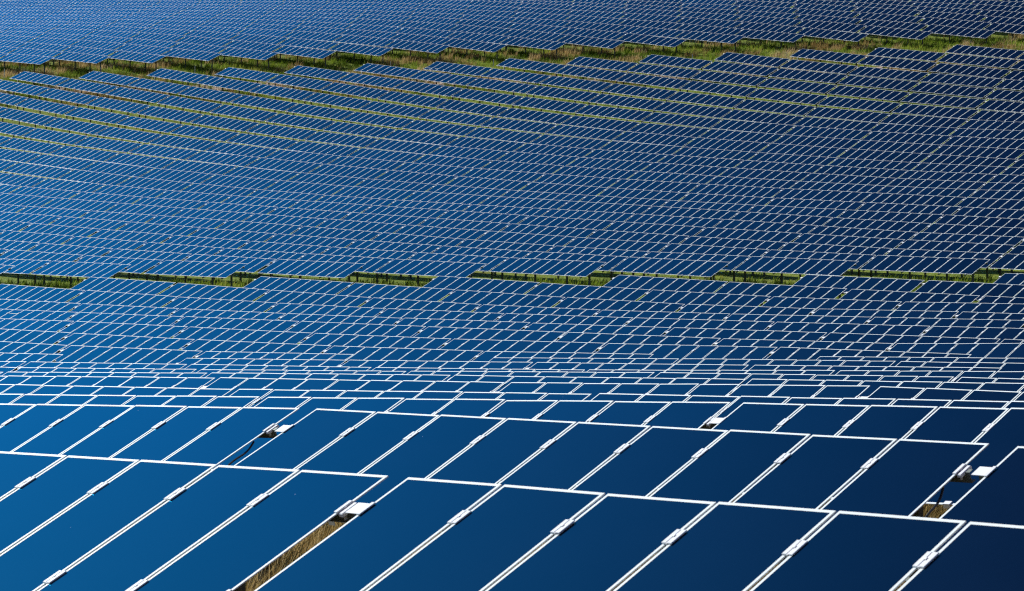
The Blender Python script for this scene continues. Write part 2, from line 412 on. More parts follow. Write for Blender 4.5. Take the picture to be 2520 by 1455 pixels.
u 9 -223.229 295.702 44.215 -0.0015 -0.1207 5 9 2039
f 12 -267.071 207.874 28.477 0.0047 -0.1576 3 17 309
f 20 -159.776 245.968 23.779 -0.0116 -0.1097 7 8 2513
u 4 -235.739 273.737 41.179 -0.0006 -0.1324 15 18 1615
f 17 -256.515 231.940 33.393 0.0027 -0.1502 0 12 798
u -1 -247.567 251.746 37.706 0.0001 -0.1526 11 12 1182
u 6 -232.838 282.528 42.723 -0.0009 -0.1229 16 20 1758
f 15 -262.675 222.316 31.762 0.0037 -0.1573 1 14 582
f 10 -273.230 198.217 26.829 0.0054 -0.1608 1 16 82
u 1 -244.895 260.546 39.455 -0.0001 -0.1422 12 14 1330
u 8 -229.911 291.317 44.098 -0.0012 -0.1175 7 12 1897
u 3 -242.066 269.342 41.036 -0.0004 -0.1285 14 17 1476
f 13 -269.208 212.675 30.139 0.0046 -0.1595 2 16 358
u -2 -253.764 247.344 37.658 0.0003 -0.1473 9 10 1044
u 5 -239.406 278.137 42.644 -0.0006 -0.1244 15 19 1617
f 16 -264.766 227.113 33.373 0.0035 -0.1456 0 13 626
u 0 -251.210 256.146 39.286 0.0001 -0.1343 11 13 1191
f 11 -275.473 203.020 28.500 0.0053 -0.1593 1 16 133
u 7 -236.714 286.928 43.981 -0.0009 -0.1149 11 16 1754
u 2 -248.386 264.945 40.908 -0.0001 -0.1315 12 15 1339
f 14 -270.907 217.476 31.640 0.0044 -0.1558 1 15 410
u 9 -233.791 295.716 45.459 -0.0012 -0.1136 4 9 1892
u -3 -260.050 242.940 37.379 0.0005 -0.1449 8 9 905
u 4 -245.967 273.742 42.498 -0.0004 -0.1242 14 18 1477
f 7 -256.867 183.860 20.956 0.0056 -0.1192 0 15 39
f 12 -277.421 207.823 30.129 0.0051 -0.1589 2 17 186
u 6 -243.169 282.536 43.978 -0.0006 -0.1189 15 20 1617
u -1 -257.743 251.744 39.185 0.0003 -0.1362 10 12 1050
u 1 -255.108 260.546 40.848 0.0001 -0.1291 11 14 1197
f 15 -272.933 222.276 33.373 0.0042 -0.1543 0 14 456
u 8 -240.232 291.327 45.237 -0.0009 -0.1021 6 12 1756
f 0 -212.535 150.394 11.240 0.0056 -0.0725 0 8 3
u 3 -252.288 269.345 42.318 -0.0001 -0.1211 13 17 1342
u -4 -266.448 238.534 37.138 0.0007 -0.1433 7 8 765
u 10 -226.455 300.101 45.384 -0.0015 -0.1218 4 8 2041
u 5 -249.698 278.142 43.891 -0.0004 -0.1167 14 19 1480
f 13 -279.579 212.625 31.798 0.0050 -0.1575 1 16 234
u -2 -264.045 247.340 39.107 0.0005 -0.1328 8 10 914
u 0 -261.452 256.144 40.613 0.0003 -0.1235 10 13 1060
u 7 -247.041 286.936 45.175 -0.0006 -0.1149 10 16 1616
u 2 -258.658 264.945 42.211 0.0001 -0.1207 11 15 1206
u -5 -272.895 234.126 37.034 0.0008 -0.1369 6 7 626
f 14 -281.235 217.429 33.241 0.0048 -0.1517 0 15 288
u 4 -256.214 273.745 43.731 -0.0001 -0.1154 13 18 1344
u -3 -270.445 242.934 38.821 0.0007 -0.1307 7 9 776
u 6 -253.455 282.541 45.187 -0.0004 -0.1151 14 20 1482
u -1 -267.962 251.740 40.515 0.0005 -0.1226 9 12 923
f 12 -287.742 207.768 31.767 0.0055 -0.1559 1 17 67
u 8 -250.538 291.335 46.370 -0.0006 -0.1163 5 12 1620
u 1 -265.344 260.544 42.112 0.0003 -0.1166 10 14 1068
u 11 -219.790 304.483 45.313 -0.0019 -0.1298 3 6 2182
u -6 -279.279 229.717 37.022 0.0010 -0.1353 4 5 489
u 3 -262.529 269.345 43.524 0.0001 -0.1134 12 17 1211
u -4 -276.866 238.526 38.594 0.0008 -0.1343 6 8 640
u 12 -212.967 308.862 45.306 -0.0022 -0.1065 2 4 2326
u 5 -259.980 278.144 45.059 -0.0001 -0.1097 13 19 1348
u -2 -274.349 247.334 40.421 0.0006 -0.1208 7 10 788
f 13 -289.979 212.571 33.412 0.0053 -0.1505 0 16 116
u 7 -257.377 286.941 46.328 -0.0004 -0.1075 9 16 1483
u 0 -271.716 256.140 41.839 0.0005 -0.1143 9 13 934
u 2 -268.948 264.944 43.402 0.0003 -0.1099 10 15 1078
u -7 -285.672 225.306 36.832 0.0011 -0.1348 3 4 352
u -5 -283.303 234.117 38.419 0.0009 -0.1276 5 7 504
u 4 -266.479 273.745 44.877 0.0001 -0.1069 12 18 1216
u -3 -280.847 242.926 40.135 0.0008 -0.1208 6 9 653
u 6 -263.697 282.544 46.353 -0.0001 -0.1115 13 20 1353
u 9 -244.204 295.727 46.545 -0.0009 -0.0936 3 9 1751
u -1 -278.219 251.734 41.721 0.0006 -0.1115 8 12 800
u 1 -275.601 260.540 43.260 0.0005 -0.1065 9 14 943
u 12 -202.674 308.837 44.184 -0.0026 -0.1118 3 4 2481
u -8 -292.037 220.893 36.843 0.0012 -0.1274 2 3 217
u 3 -272.789 269.343 44.653 0.0003 -0.1058 11 17 1086
u -6 -289.628 229.706 38.377 0.0011 -0.1250 3 5 370
u 5 -270.251 278.145 46.157 0.0001 -0.1033 12 19 1222
u -4 -287.275 238.517 39.942 0.0009 -0.1233 5 8 519
u -2 -284.676 247.327 41.574 0.0008 -0.1016 6 10 667
u 7 -267.719 286.943 47.423 -0.0001 -0.1034 8 16 1354
u 0 -281.998 256.134 42.978 0.0006 -0.1065 8 13 812
u 2 -279.252 264.940 44.494 0.0004 -0.1012 9 15 955
u -9 -298.581 216.480 36.777 0.0013 -0.1118 1 2 80
f 21 -161.935 250.735 25.219 -0.0118 -0.1225 6 7 2531
u -7 -296.201 225.294 38.191 0.0012 -0.1219 2 4 235
u 4 -276.761 273.743 45.941 0.0003 -0.0993 11 18 1092
u -5 -293.696 234.107 39.707 0.0010 -0.1189 4 7 387
u 6 -273.970 282.544 47.486 0.0001 -0.1081 12 20 1228
u -3 -291.252 242.918 41.355 0.0009 -0.1125 5 9 534
u 11 -199.222 304.437 42.902 -0.0027 -0.1250 5 6 2490
u -1 -288.508 251.727 42.828 0.0008 -0.1027 7 12 681
u 1 -285.875 260.534 44.318 0.0006 -0.0987 8 14 824
u 3 -283.068 269.340 45.708 0.0004 -0.0988 10 17 965
n 21 -99.084 158.384 5.469 -0.0006 -0.0190 0 1 2631
u -8 -302.542 220.880 38.114 0.0013 -0.1140 1 3 103
u -6 -300.008 229.695 39.630 0.0012 -0.1152 2 5 256
u 5 -280.508 278.143 47.191 0.0002 -0.0975 11 19 1100
u -4 -297.673 238.507 41.176 0.0010 -0.1129 4 8 403
u -2 -295.021 247.318 42.610 0.0009 -0.0982 5 10 551
f 9 -271.009 193.414 25.148 0.0056 -0.1490 0 15 30
u 0 -292.297 256.127 44.046 0.0008 -0.1000 7 13 695
u 2 -289.569 264.935 45.508 0.0006 -0.0946 8 15 836
u 4 -287.058 273.740 46.934 0.0004 -0.0930 10 18 972
u -7 -306.599 225.281 39.425 0.0012 -0.1146 1 4 123
u -5 -304.073 234.095 40.904 0.0011 -0.1107 3 7 274
u -3 -301.657 242.907 42.489 0.0010 -0.1047 4 9 420
u 6 -284.309 282.543 48.498 0.0002 -0.0867 11 20 1107
u -1 -298.828 251.718 43.856 0.0009 -0.0959 6 12 566
u 1 -296.163 260.527 45.306 0.0007 -0.0928 7 14 708
u 3 -293.363 269.335 46.698 0.0006 -0.0929 9 17 848
u 5 -290.752 278.140 48.165 0.0004 -0.0922 10 19 982
f 13 -135.441 212.486 15.119 -0.0123 -0.0588 15 16 2572
u -6 -310.415 229.682 40.786 0.0012 -0.1060 1 5 146
u -4 -308.059 238.496 42.302 0.0011 -0.1031 3 8 292
u -2 -305.373 247.308 43.613 0.0010 -0.0949 4 10 438
u 0 -302.611 256.119 45.053 0.0009 -0.0947 6 13 582
u 2 -299.896 264.928 46.463 0.0007 -0.0898 7 15 722
u 10 -195.536 300.037 41.514 -0.0027 -0.1313 7 8 2503
u 8 -260.872 291.340 47.538 -0.0004 -0.1087 4 12 1488
u 4 -297.369 273.735 47.871 0.0006 -0.0881 9 18 856
f 2 -226.666 159.948 13.394 0.0057 -0.0700 0 11 -6
u -5 -314.432 234.083 42.015 0.0012 -0.1030 2 7 165
u -3 -312.060 242.896 43.544 0.0011 -0.0973 3 9 309
u -1 -309.176 251.709 44.825 0.0010 -0.0909 5 12 455
u 1 -306.463 260.519 46.242 0.0009 -0.0886 6 14 596
u 3 -303.673 269.328 47.634 0.0007 -0.0882 8 17 734
u 5 -300.982 278.135 49.086 0.0006 -0.0874 9 19 869
u 7 -278.065 286.944 48.478 0.0001 -0.0999 7 16 1230
u -4 -318.431 238.484 43.326 0.0012 -0.0937 2 8 185
u -2 -315.734 247.297 44.583 0.0011 -0.0919 3 10 330
u 0 -312.939 256.109 46.011 0.0010 -0.0903 5 13 472
u 2 -310.231 264.920 47.376 0.0008 -0.0865 6 15 611
u 4 -307.691 273.728 48.765 0.0007 -0.0848 8 18 744
u -5 -324.780 234.070 43.046 0.0013 -0.0956 1 7 61
u -3 -322.462 242.884 44.522 0.0012 -0.0903 2 9 203
u -1 -319.550 251.698 45.752 0.0011 -0.0874 4 12 348
u 1 -316.773 260.510 47.144 0.0010 -0.0859 5 14 488
f 4 -106.290 169.462 6.922 -0.0130 -0.0441 13 14 2623
u 3 -313.997 269.320 48.529 0.0008 -0.0848 7 17 625
u 5 -311.196 278.128 49.958 0.0007 -0.0830 8 19 760
u -4 -328.787 238.471 44.253 0.0013 -0.0849 1 8 82
u -2 -326.101 247.286 45.523 0.0012 -0.0889 2 10 225
u 0 -323.279 256.099 46.929 0.0011 -0.0869 4 13 366
u 2 -320.572 264.910 48.263 0.0009 -0.0846 5 15 504
u 4 -318.024 273.720 49.633 0.0008 -0.0829 7 18 636
u 6 -294.656 282.539 49.435 0.0004 -0.0936 10 20 990
u 9 -191.764 295.636 40.046 -0.0028 -0.1411 8 9 2517
u -1 -329.947 251.686 46.652 0.0012 -0.0853 3 12 244
u -3 -332.860 242.872 45.429 0.0013 -0.0836 1 9 101
u 1 -327.092 260.500 48.024 0.0011 -0.0845 4 14 384
u 3 -324.333 269.311 49.398 0.0009 -0.0830 6 17 519
u 5 -321.490 278.121 50.793 0.0008 -0.0789 7 19 653
u -2 -336.475 247.273 46.434 0.0012 -0.0862 1 10 124
u 0 -333.630 256.087 47.817 0.0011 -0.0843 3 13 264
u -6 -320.804 229.669 41.848 0.0013 -0.0978 0 5 40
u 2 -330.919 264.900 49.136 0.0010 -0.0839 4 15 400
u 4 -328.366 273.711 50.490 0.0009 -0.0825 6 18 532
u 10 -236.782 300.115 46.613 -0.0012 -0.1150 3 8 1898
f 22 -164.086 255.503 26.721 -0.0121 -0.1301 5 6 2548
u -1 -340.368 251.674 47.539 0.0012 -0.0845 2 12 143
u 1 -337.419 260.488 48.898 0.0011 -0.0843 3 14 283
u 3 -334.681 269.301 50.257 0.0010 -0.0826 5 17 417
u 5 -331.858 278.112 51.612 0.0009 -0.0788 6 19 549
u 0 -343.993 256.075 48.683 0.0012 -0.0823 2 13 165
u 2 -341.269 264.889 50.008 0.0011 -0.0842 3 15 300
u 4 -338.715 273.701 51.350 0.0010 -0.0833 5 18 431
u 1 -347.752 260.476 49.775 0.0012 -0.0851 2 14 185
u -1 -350.769 251.661 48.421 0.0013 -0.0847 1 12 47
u 3 -345.038 269.290 51.120 0.0011 -0.0838 4 17 318
u 8 -188.198 291.236 38.506 -0.0028 -0.1497 11 12 2529
u 5 -342.223 278.102 52.465 0.0010 -0.0854 5 19 449
f 11 -285.806 202.963 30.172 0.0056 -0.1614 0 16 14
u 0 -354.360 256.062 49.531 0.0013 -0.0810 1 13 69
u 2 -351.624 264.877 50.888 0.0012 -0.0854 2 15 203
u 4 -349.072 273.690 52.225 0.0011 -0.0853 4 18 333
u 9 -254.484 295.735 47.637 -0.0006 -0.1171 2 9 1618
u 1 -358.102 260.463 50.666 0.0013 -0.0867 1 14 90
u 3 -355.403 269.278 52.005 0.0012 -0.0865 3 17 222
u 5 -352.585 278.091 53.353 0.0011 -0.0854 4 19 352
f 4 -240.851 169.501 16.186 0.0057 -0.0866 0 14 -15
u 2 -361.982 264.864 51.786 0.0013 -0.0875 1 15 110
u 4 -359.434 273.679 53.126 0.0012 -0.0882 3 18 238
f -5 -181.927 126.484 6.597 0.0058 -0.0356 0 1 -53
u 3 -365.767 269.266 52.925 0.0012 -0.0907 2 17 129
u 4 -369.796 273.666 54.061 0.0012 -0.0919 2 18 146
u 5 -362.947 278.080 54.241 0.0011 -0.0857 3 19 258
u 7 -288.415 286.942 49.501 0.0002 -0.0971 6 16 1111
u 6 -305.013 282.535 50.382 0.0005 -0.0888 9 20 877
u 4 -380.150 273.653 55.039 0.0013 -0.0963 1 18 57
u -7 -316.913 225.268 40.593 0.0013 -0.1109 0 4 17
u 3 -376.122 269.252 53.893 0.0013 -0.0956 1 17 39
u -2 -346.847 247.260 47.319 0.0013 -0.0841 0 10 26
u 11 -230.107 304.501 46.623 -0.0015 -0.1227 2 6 2036
u 8 -271.213 291.343 48.645 -0.0002 -0.1047 3 12 1362
u 5 -373.308 278.068 55.134 0.0012 -0.0863 2 19 167
f 6 -254.773 179.055 19.715 0.0057 -0.1118 0 15 -19
u 6 -315.374 282.528 51.281 0.0007 -0.0843 8 20 767
f 23 -165.980 260.266 28.274 -0.0123 -0.1248 4 5 2570
f 14 -137.272 217.248 15.989 -0.0127 -0.0692 14 15 2599
u 12 -223.247 308.883 46.535 -0.0018 -0.1306 1 4 2178
u 5 -383.669 278.055 56.035 0.0013 -0.0872 1 19 79
u 2 -372.342 264.851 52.700 0.0013 -0.0886 0 15 19
u 6 -325.738 282.521 52.136 0.0008 -0.0803 7 20 661
u 13 -210.975 313.249 45.986 -0.0024 -0.1162 1 3 2400
u 7 -298.767 286.939 50.497 0.0004 -0.0948 5 16 995
n 6 -77.444 51.321 1.419 0.0002 0.0161 0 5 -199
u -8 -312.970 220.867 39.298 0.0013 -0.1120 0 3 -6
u -3 -343.240 242.858 46.293 0.0013 -0.0826 0 9 2
u 6 -336.105 282.512 52.963 0.0009 -0.0790 6 20 559
u 10 -247.063 300.126 47.690 -0.0009 -0.0932 2 8 1761
f -3 -196.191 136.036 8.297 0.0058 -0.0595 0 4 -62
f 8 -269.244 188.607 23.620 0.0057 -0.1316 0 15 -30
u 6 -346.470 282.502 53.824 0.0010 -0.0865 5 20 460
u 1 -368.463 260.450 51.567 0.0013 -0.0866 0 14 -1
u 13 -200.650 313.221 44.748 -0.0029 -0.1230 2 3 2556
f 5 -108.395 174.227 7.588 -0.0133 -0.0538 13 14 2647
f 24 -168.079 265.033 29.610 -0.0125 -0.1433 3 4 2587
u 8 -281.557 291.344 49.714 0.0000 -0.1012 2 12 1239
u -4 -339.138 238.457 45.139 0.0013 -0.0860 0 8 -18
u 9 -264.817 295.740 48.814 -0.0004 -0.1098 1 9 1488
u 6 -356.831 282.492 54.722 0.0011 -0.0864 4 20 364
u 7 -309.121 286.934 51.471 0.0005 -0.0929 4 16 883
f -1 -210.019 145.592 10.403 0.0058 -0.0682 0 7 -63
f 10 -283.494 198.160 28.504 0.0057 -0.1625 0 16 -37
u -9 -308.996 216.466 37.972 0.0013 -0.1168 0 2 -30
u 0 -364.725 256.049 50.385 0.0013 -0.0835 0 13 -23
u 5 -394.029 278.041 56.947 0.0013 -0.0884 0 19 -7
u 6 -367.192 282.480 55.621 0.0011 -0.0867 3 20 271
f 15 -139.282 222.013 16.880 -0.0130 -0.0860 13 14 2621
u 10 -257.341 300.134 48.791 -0.0006 -0.1193 1 8 1629
u 11 -240.433 304.515 47.861 -0.0012 -0.1160 1 6 1896
u 14 -204.771 317.623 46.054 -0.0028 -0.1214 1 2 2536
u 7 -319.477 286.928 52.429 0.0007 -0.0915 3 16 776
u 4 -390.504 273.640 56.006 0.0013 -0.0898 0 18 -29
f 12 -298.016 207.711 33.382 0.0058 -0.1560 0 17 -46
u 6 -377.552 282.468 56.524 0.0012 -0.0873 2 20 181
u -5 -335.134 234.056 44.021 0.0013 -0.0922 0 7 -40
f 25 -170.149 269.798 31.236 -0.0128 -0.1412 2 3 2604
u 13 -221.261 313.272 47.165 -0.0020 -0.1114 0 3 2251
u 8 -291.906 291.342 50.750 0.0002 -0.0984 1 12 1121
u 12 -233.563 308.900 47.854 -0.0015 -0.1237 0 4 2034
u 9 -275.156 295.743 49.933 -0.0002 -0.1058 0 9 1363
u 6 -387.912 282.455 57.435 0.0013 -0.0881 1 20 94
u 7 -329.834 286.921 53.373 0.0008 -0.0904 2 16 671
u 14 -215.063 317.650 47.178 -0.0024 -0.0961 0 2 2384
u 11 -250.712 304.525 48.946 -0.0009 -0.0939 0 6 1761
u 10 -267.672 300.139 49.987 -0.0004 -0.1113 0 8 1501
u 8 -302.257 291.339 51.760 0.0004 -0.0961 0 12 1007
u 7 -340.194 286.912 54.287 0.0009 -0.0855 1 16 570
u 7 -350.555 286.903 55.187 0.0010 -0.0877 0 16 472
u 6 -398.272 282.442 58.356 0.0013 -0.0892 0 20 9
n 4 -17.818 37.041 2.365 -0.0011 0.0146 3 4 3478
n 15 -168.542 115.560 5.117 0.0002 -0.0480 0 10 -97
n 16 -73.868 122.694 2.595 -0.0006 -0.0130 8 9 2751
f 1 -224.749 155.141 12.683 0.0058 -0.0663 0 10 -76
f 6 -110.546 178.993 8.343 -0.0136 -0.0485 14 15 2670
f 7 -112.544 183.757 9.062 -0.0139 -0.0589 14 15 2695
f 16 -141.268 226.777 18.103 -0.0132 -0.0830 12 13 2643
f 17 -143.209 231.540 19.323 -0.0135 -0.0825 11 12 2664
f 26 -172.356 274.565 32.795 -0.0129 -0.1407 1 2 2618
u -1 -361.132 251.647 49.300 0.0013 -0.0845 0 12 -47
u 3 -386.479 269.239 54.842 0.0013 -0.0873 0 17 -48
"""
STAKES = [(-298.93, 212.07), (-286.8, 219.15), (-275.33, 225.84), (-263.14, 232.95), (-251.94, 239.49), (-240.04, 246.44), (-228.77, 253.01), (-217.48, 259.6), (-207.05, 265.69), (-195.66, 272.33), (-183.93, 279.18)]
import bpy, math, random
import numpy as np
from mathutils import Matrix, Vector, Euler

random.seed(7); rng = np.random.default_rng(7)
scene = bpy.context.scene
COL = scene.collection
PI = math.pi

# ------------------------------------------------------------------ tables as surveyed
# block, row, top-edge midpoint (x y z), heading, roll, place in its row, tables in that row, across the view
TABLES = []
for ln in DATA.strip().split('\n'):
    q = ln.split()
    TABLES.append(dict(b=q[0], r=int(q[1]), c=np.array([float(v) for v in q[2:5]]), yaw=float(q[5]), roll=float(q[6]),
                       col=int(q[7]), n=int(q[8]), px=int(q[9])))
NBIG = 300

TILT = math.radians(25.9); CT, ST = math.cos(TILT), math.sin(TILT)
PL, PW, PG, PT = 2.55, 1.099, 0.0324, 0.009      # panel length, width, gap, thickness
NP = 9
TW = NP * PW + (NP - 1) * PG                    # table width 10.15
HC = 1.65                                       # height of the panel centre line
C1, C2 = PL / 2 - 0.556, PL / 2 - 2.03          # clamp lines measured from mid slope

def slope(x, s, n):                             # slope coordinates -> table coordinates
    return (x, s * CT - n * ST, HC + s * ST + n * CT)

for t in TABLES:
    yt, zt = PL / 2 * CT, HC + PL / 2 * ST
    be = -t['roll']
    R = Matrix.Rotation(t['yaw'], 4, 'Z') @ Matrix.Rotation(be, 4, 'Y')
    t['R'] = np.array(R.to_3x3())
    t['loc'] = t['c'] - t['R'] @ np.array([0, yt, zt])
    t['e'] = t['R'] @ np.array([1., 0, 0])

# ------------------------------------------------------------------ materials
def mat(name):
    m = bpy.data.materials.new(name); m.use_nodes = True
    nt = m.node_tree; nt.nodes.clear()
    out = nt.nodes.new('ShaderNodeOutputMaterial')
    return m, nt, out
def node(nt, kind, **kw):
    n = nt.nodes.new(kind)
    for k, v in kw.items(): setattr(n, k, v)
    return n
def principled(name, col, rough=.5, metal=0., spec=.5, noise=None):
    m, nt, out = mat(name)
    p = node(nt, 'ShaderNodeBsdfPrincipled')
    p.inputs['Base Color'].default_value = (*col, 1); p.inputs['Roughness'].default_value = rough
    p.inputs['Metallic'].default_value = metal; p.inputs['Specular IOR Level'].default_value = spec
    if noise:
        sc, amt = noise
        tc = node(nt, 'ShaderNodeNewGeometry'); nz = node(nt, 'ShaderNodeTexNoise'); nz.inputs['Scale'].default_value = sc
        nz.inputs['Detail'].default_value = 6
        nt.links.new(tc.outputs['Position'], nz.inputs['Vector'])
        rp = node(nt, 'ShaderNodeMapRange'); rp.inputs['To Min'].default_value = 1 - amt; rp.inputs['To Max'].default_value = 1 + amt
        rp.inputs['From Min'].default_value = .3; rp.inputs['From Max'].default_value = .7
        nt.links.new(nz.outputs['Fac'], rp.inputs['Value'])
        mx = node(nt, 'ShaderNodeVectorMath', operation='SCALE'); mx.inputs[0].default_value = col
        nt.links.new(rp.outputs['Result'], mx.inputs['Scale']); nt.links.new(mx.outputs[0], p.inputs['Base Color'])
    nt.links.new(p.outputs[0], out.inputs[0])
    return m

def glass_material():
    m, nt, out = mat('thin_film_glass')
    L = nt.links
    oi = node(nt, 'ShaderNodeObjectInfo'); geo = node(nt, 'ShaderNodeNewGeometry')
    # slow cloudiness of the coating plus a small difference from panel to panel
    nz = node(nt, 'ShaderNodeTexNoise'); nz.inputs['Scale'].default_value = .9; nz.inputs['Detail'].default_value = 4
    L.new(geo.outputs['Position'], nz.inputs['Vector'])
    var = node(nt, 'ShaderNodeMath', operation='MULTIPLY_ADD'); var.inputs[1].default_value = .5; var.inputs[2].default_value = .55
    L.new(nz.outputs['Fac'], var.inputs[0])
    rv = node(nt, 'ShaderNodeMath', operation='MULTIPLY_ADD'); rv.inputs[1].default_value = .28; rv.inputs[2].default_value = .86
    L.new(oi.outputs['Random'], rv.inputs[0])
    vv = node(nt, 'ShaderNodeMath', operation='MULTIPLY'); L.new(var.outputs[0], vv.inputs[0]); L.new(rv.outputs[0], vv.inputs[1])
    base = node(nt, 'ShaderNodeVectorMath', operation='SCALE'); base.inputs[0].default_value = GLASS_BASE
    L.new(vv.outputs[0], base.inputs['Scale'])
    # sparse pale specks (dust, bird spots)
    vo = node(nt, 'ShaderNodeTexVoronoi', feature='F1'); vo.inputs['Scale'].default_value = 3.2; vo.inputs['Randomness'].default_value = 1
    L.new(geo.outputs['Position'], vo.inputs['Vector'])
    lt = node(nt, 'ShaderNodeMath', operation='LESS_THAN'); lt.inputs[1].default_value = .022; L.new(vo.outputs['Distance'], lt.inputs[0])
    pick = node(nt, 'ShaderNodeSeparateColor'); L.new(vo.outputs['Color'], pick.inputs[0])
    gt = node(nt, 'ShaderNodeMath', operation='GREATER_THAN'); gt.inputs[1].default_value = .6; L.new(pick.outputs[0], gt.inputs[0])
    sp = node(nt, 'ShaderNodeMath', operation='MULTIPLY'); L.new(lt.outputs[0], sp.inputs[0]); L.new(gt.outputs[0], sp.inputs[1])
    mix = node(nt, 'ShaderNodeMix', data_type='RGBA'); mix.inputs[7].default_value = (.16, .2, .26, 1)
    L.new(sp.outputs[0], mix.inputs[0]); L.new(base.outputs[0], mix.inputs[6])
    dif = node(nt, 'ShaderNodeBsdfDiffuse'); L.new(mix.outputs[2], dif.inputs['Color'])
    gl = node(nt, 'ShaderNodeBsdfGlossy'); gl.inputs['Roughness'].default_value = .07; gl.inputs['Color'].default_value = (*GLASS_TINT, 1)
    fr = node(nt, 'ShaderNodeFresnel'); fr.inputs['IOR'].default_value = GLASS_IOR
    ms = node(nt, 'ShaderNodeMixShader'); L.new(fr.outputs[0], ms.inputs[0]); L.new(dif.outputs[0], ms.inputs[1]); L.new(gl.outputs[0], ms.inputs[2])
    L.new(ms.outputs[0], out.inputs[0])
    return m
GLASS_BASE = (.003, .0055, .013)
GLASS_TINT = (.02, .54, .97)
GLASS_IOR = 1.6

M_GLASS = glass_material()
M_FRAME = principled('pale_aluminium_edge', (.75, .79, .78), .45, noise=(3., .06))
M_CLAMP = principled('white_aluminium_clamp', (.8, .8, .8), .35, noise=(14., .05))
M_PLATE = principled('bright_zinc_plate', (.8, .8, .8), .4)
M_STEEL = principled('galvanised_steel', (.16, .18, .16), .55, .3, noise=(5., .25))
M_POST = principled('weathered_post', (.08, .095, .08), .65, .2, noise=(7., .3))
M_BACK = principled('panel_back', (.12, .13, .14), .5)
M_CABLE = principled('black_cable', (.008, .008, .008), .5)
M_STAKE = principled('pale_stake', (.62, .66, .62), .5)

def ground_material():
    m, nt, out = mat('grassy_soil'); L = nt.links
    geo = node(nt, 'ShaderNodeNewGeometry')
    def noise(scale, det=8, rough=.6):
        n = node(nt, 'ShaderNodeTexNoise'); n.inputs['Scale'].default_value = scale; n.inputs['Detail'].default_value = det; n.inputs['Roughness'].default_value = rough
        L.new(geo.outputs['Position'], n.inputs['Vector']); return n
    n1, n2, n3 = noise(.12), noise(1.3), noise(9.)
    cr = node(nt, 'ShaderNodeValToRGB')
    e = cr.color_ramp.elements
    e[0].position = .28; e[0].color = (.030, .045, .010, 1)
    e[1].position = .74; e[1].color = (.40, .34, .11, 1)
    for p, c in ((.42, (.10, .15, .018, 1)), (.55, (.22, .28, .035, 1)), (.64, (.30, .30, .06, 1))):
        k = e.new(p); k.color = c
    a = node(nt, 'ShaderNodeMath', operation='MULTIPLY_ADD'); a.inputs[1].default_value = .5; L.new(n2.outputs['Fac'], a.inputs[0])
    b = node(nt, 'ShaderNodeMath', operation='MULTIPLY'); b.inputs[1].default_value = .5; L.new(n3.outputs['Fac'], b.inputs[0]); L.new(b.outputs[0], a.inputs[2])
    L.new(a.outputs[0], cr.inputs[0])
    straw = node(nt, 'ShaderNodeMix', data_type='RGBA'); straw.inputs[7].default_value = (.24, .17, .06, 1)
    # dry straw in the foreground rows and in patches elsewhere
    sep = node(nt, 'ShaderNodeSeparateXYZ'); L.new(geo.outputs['Position'], sep.inputs[0])
    mr = node(nt, 'ShaderNodeMapRange'); mr.inputs['From Min'].default_value = 55; mr.inputs['From Max'].default_value = 85
    mr.inputs['To Min'].default_value = .85; mr.inputs['To Max'].default_value = 0; L.new(sep.outputs[1], mr.inputs['Value'])
    mr2 = node(nt, 'ShaderNodeMapRange'); mr2.inputs['From Min'].default_value = .55; mr2.inputs['From Max'].default_value = .75; mr2.inputs['To Max'].default_value = .5
    L.new(n1.outputs['Fac'], mr2.inputs['Value'])
    mxx = node(nt, 'ShaderNodeMath', operation='MAXIMUM'); L.new(mr.outputs[0], mxx.inputs[0]); L.new(mr2.outputs[0], mxx.inputs[1])
    L.new(mxx.outputs[0], straw.inputs[0]); L.new(cr.outputs[0], straw.inputs[6])
    p = node(nt, 'ShaderNodeBsdfPrincipled'); p.inputs['Roughness'].default_value = .95; p.inputs['Specular IOR Level'].default_value = .1
    L.new(straw.outputs[2], p.inputs['Base Color'])
    bp = node(nt, 'ShaderNodeBump'); bp.inputs['Strength'].default_value = .9; bp.inputs['Distance'].default_value = .25
    L.new(n3.outputs['Fac'], bp.inputs['Height']); L.new(bp.outputs[0], p.inputs['Normal'])
    L.new(p.outputs[0], out.inputs[0])
    return m
M_GROUND = ground_material()
M_DIRT = principled('bare_pinkish_earth', (.42, .31, .24), .95, spec=.1, noise=(1.5, .3))
def blade_material(name, cols):
    m, nt, out = mat(name); L = nt.links
    at = node(nt, 'ShaderNodeAttribute', attribute_name='shade')
    cr = node(nt, 'ShaderNodeValToRGB'); e = cr.color_ramp.elements
    e[0].color = (*cols[0], 1); e[1].color = (*cols[-1], 1)
    for i, c in enumerate(cols[1:-1]):
        k = e.new((i + 1) / (len(cols) - 1)); k.color = (*c, 1)
    L.new(at.outputs['Fac'], cr.inputs[0])
    d = node(nt, 'ShaderNodeBsdfDiffuse'); tr = node(nt, 'ShaderNodeBsdfTranslucent'); mx = node(nt, 'ShaderNodeMixShader'); mx.inputs[0].default_value = .3
    L.new(cr.outputs[0], d.inputs[0]); L.new(cr.outputs[0], tr.inputs[0]); L.new(d.outputs[0], mx.inputs[1]); L.new(tr.outputs[0], mx.inputs[2])
    L.new(mx.outputs[0], out.inputs[0])
    return m
M_GRASS = blade_material('green_grass', [(.012, .022, .004), (.09, .15, .014), (.30, .40, .045), (.48, .46, .10)])
M_STRAW = blade_material('dry_grass', [(.14, .09, .025), (.40, .28, .10), (.62, .46, .22), (.70, .55, .36)])
M_FLOWER = blade_material('flower_heads', [(.55, .45, .20), (.7, .6, .45), (.75, .62, .55)])

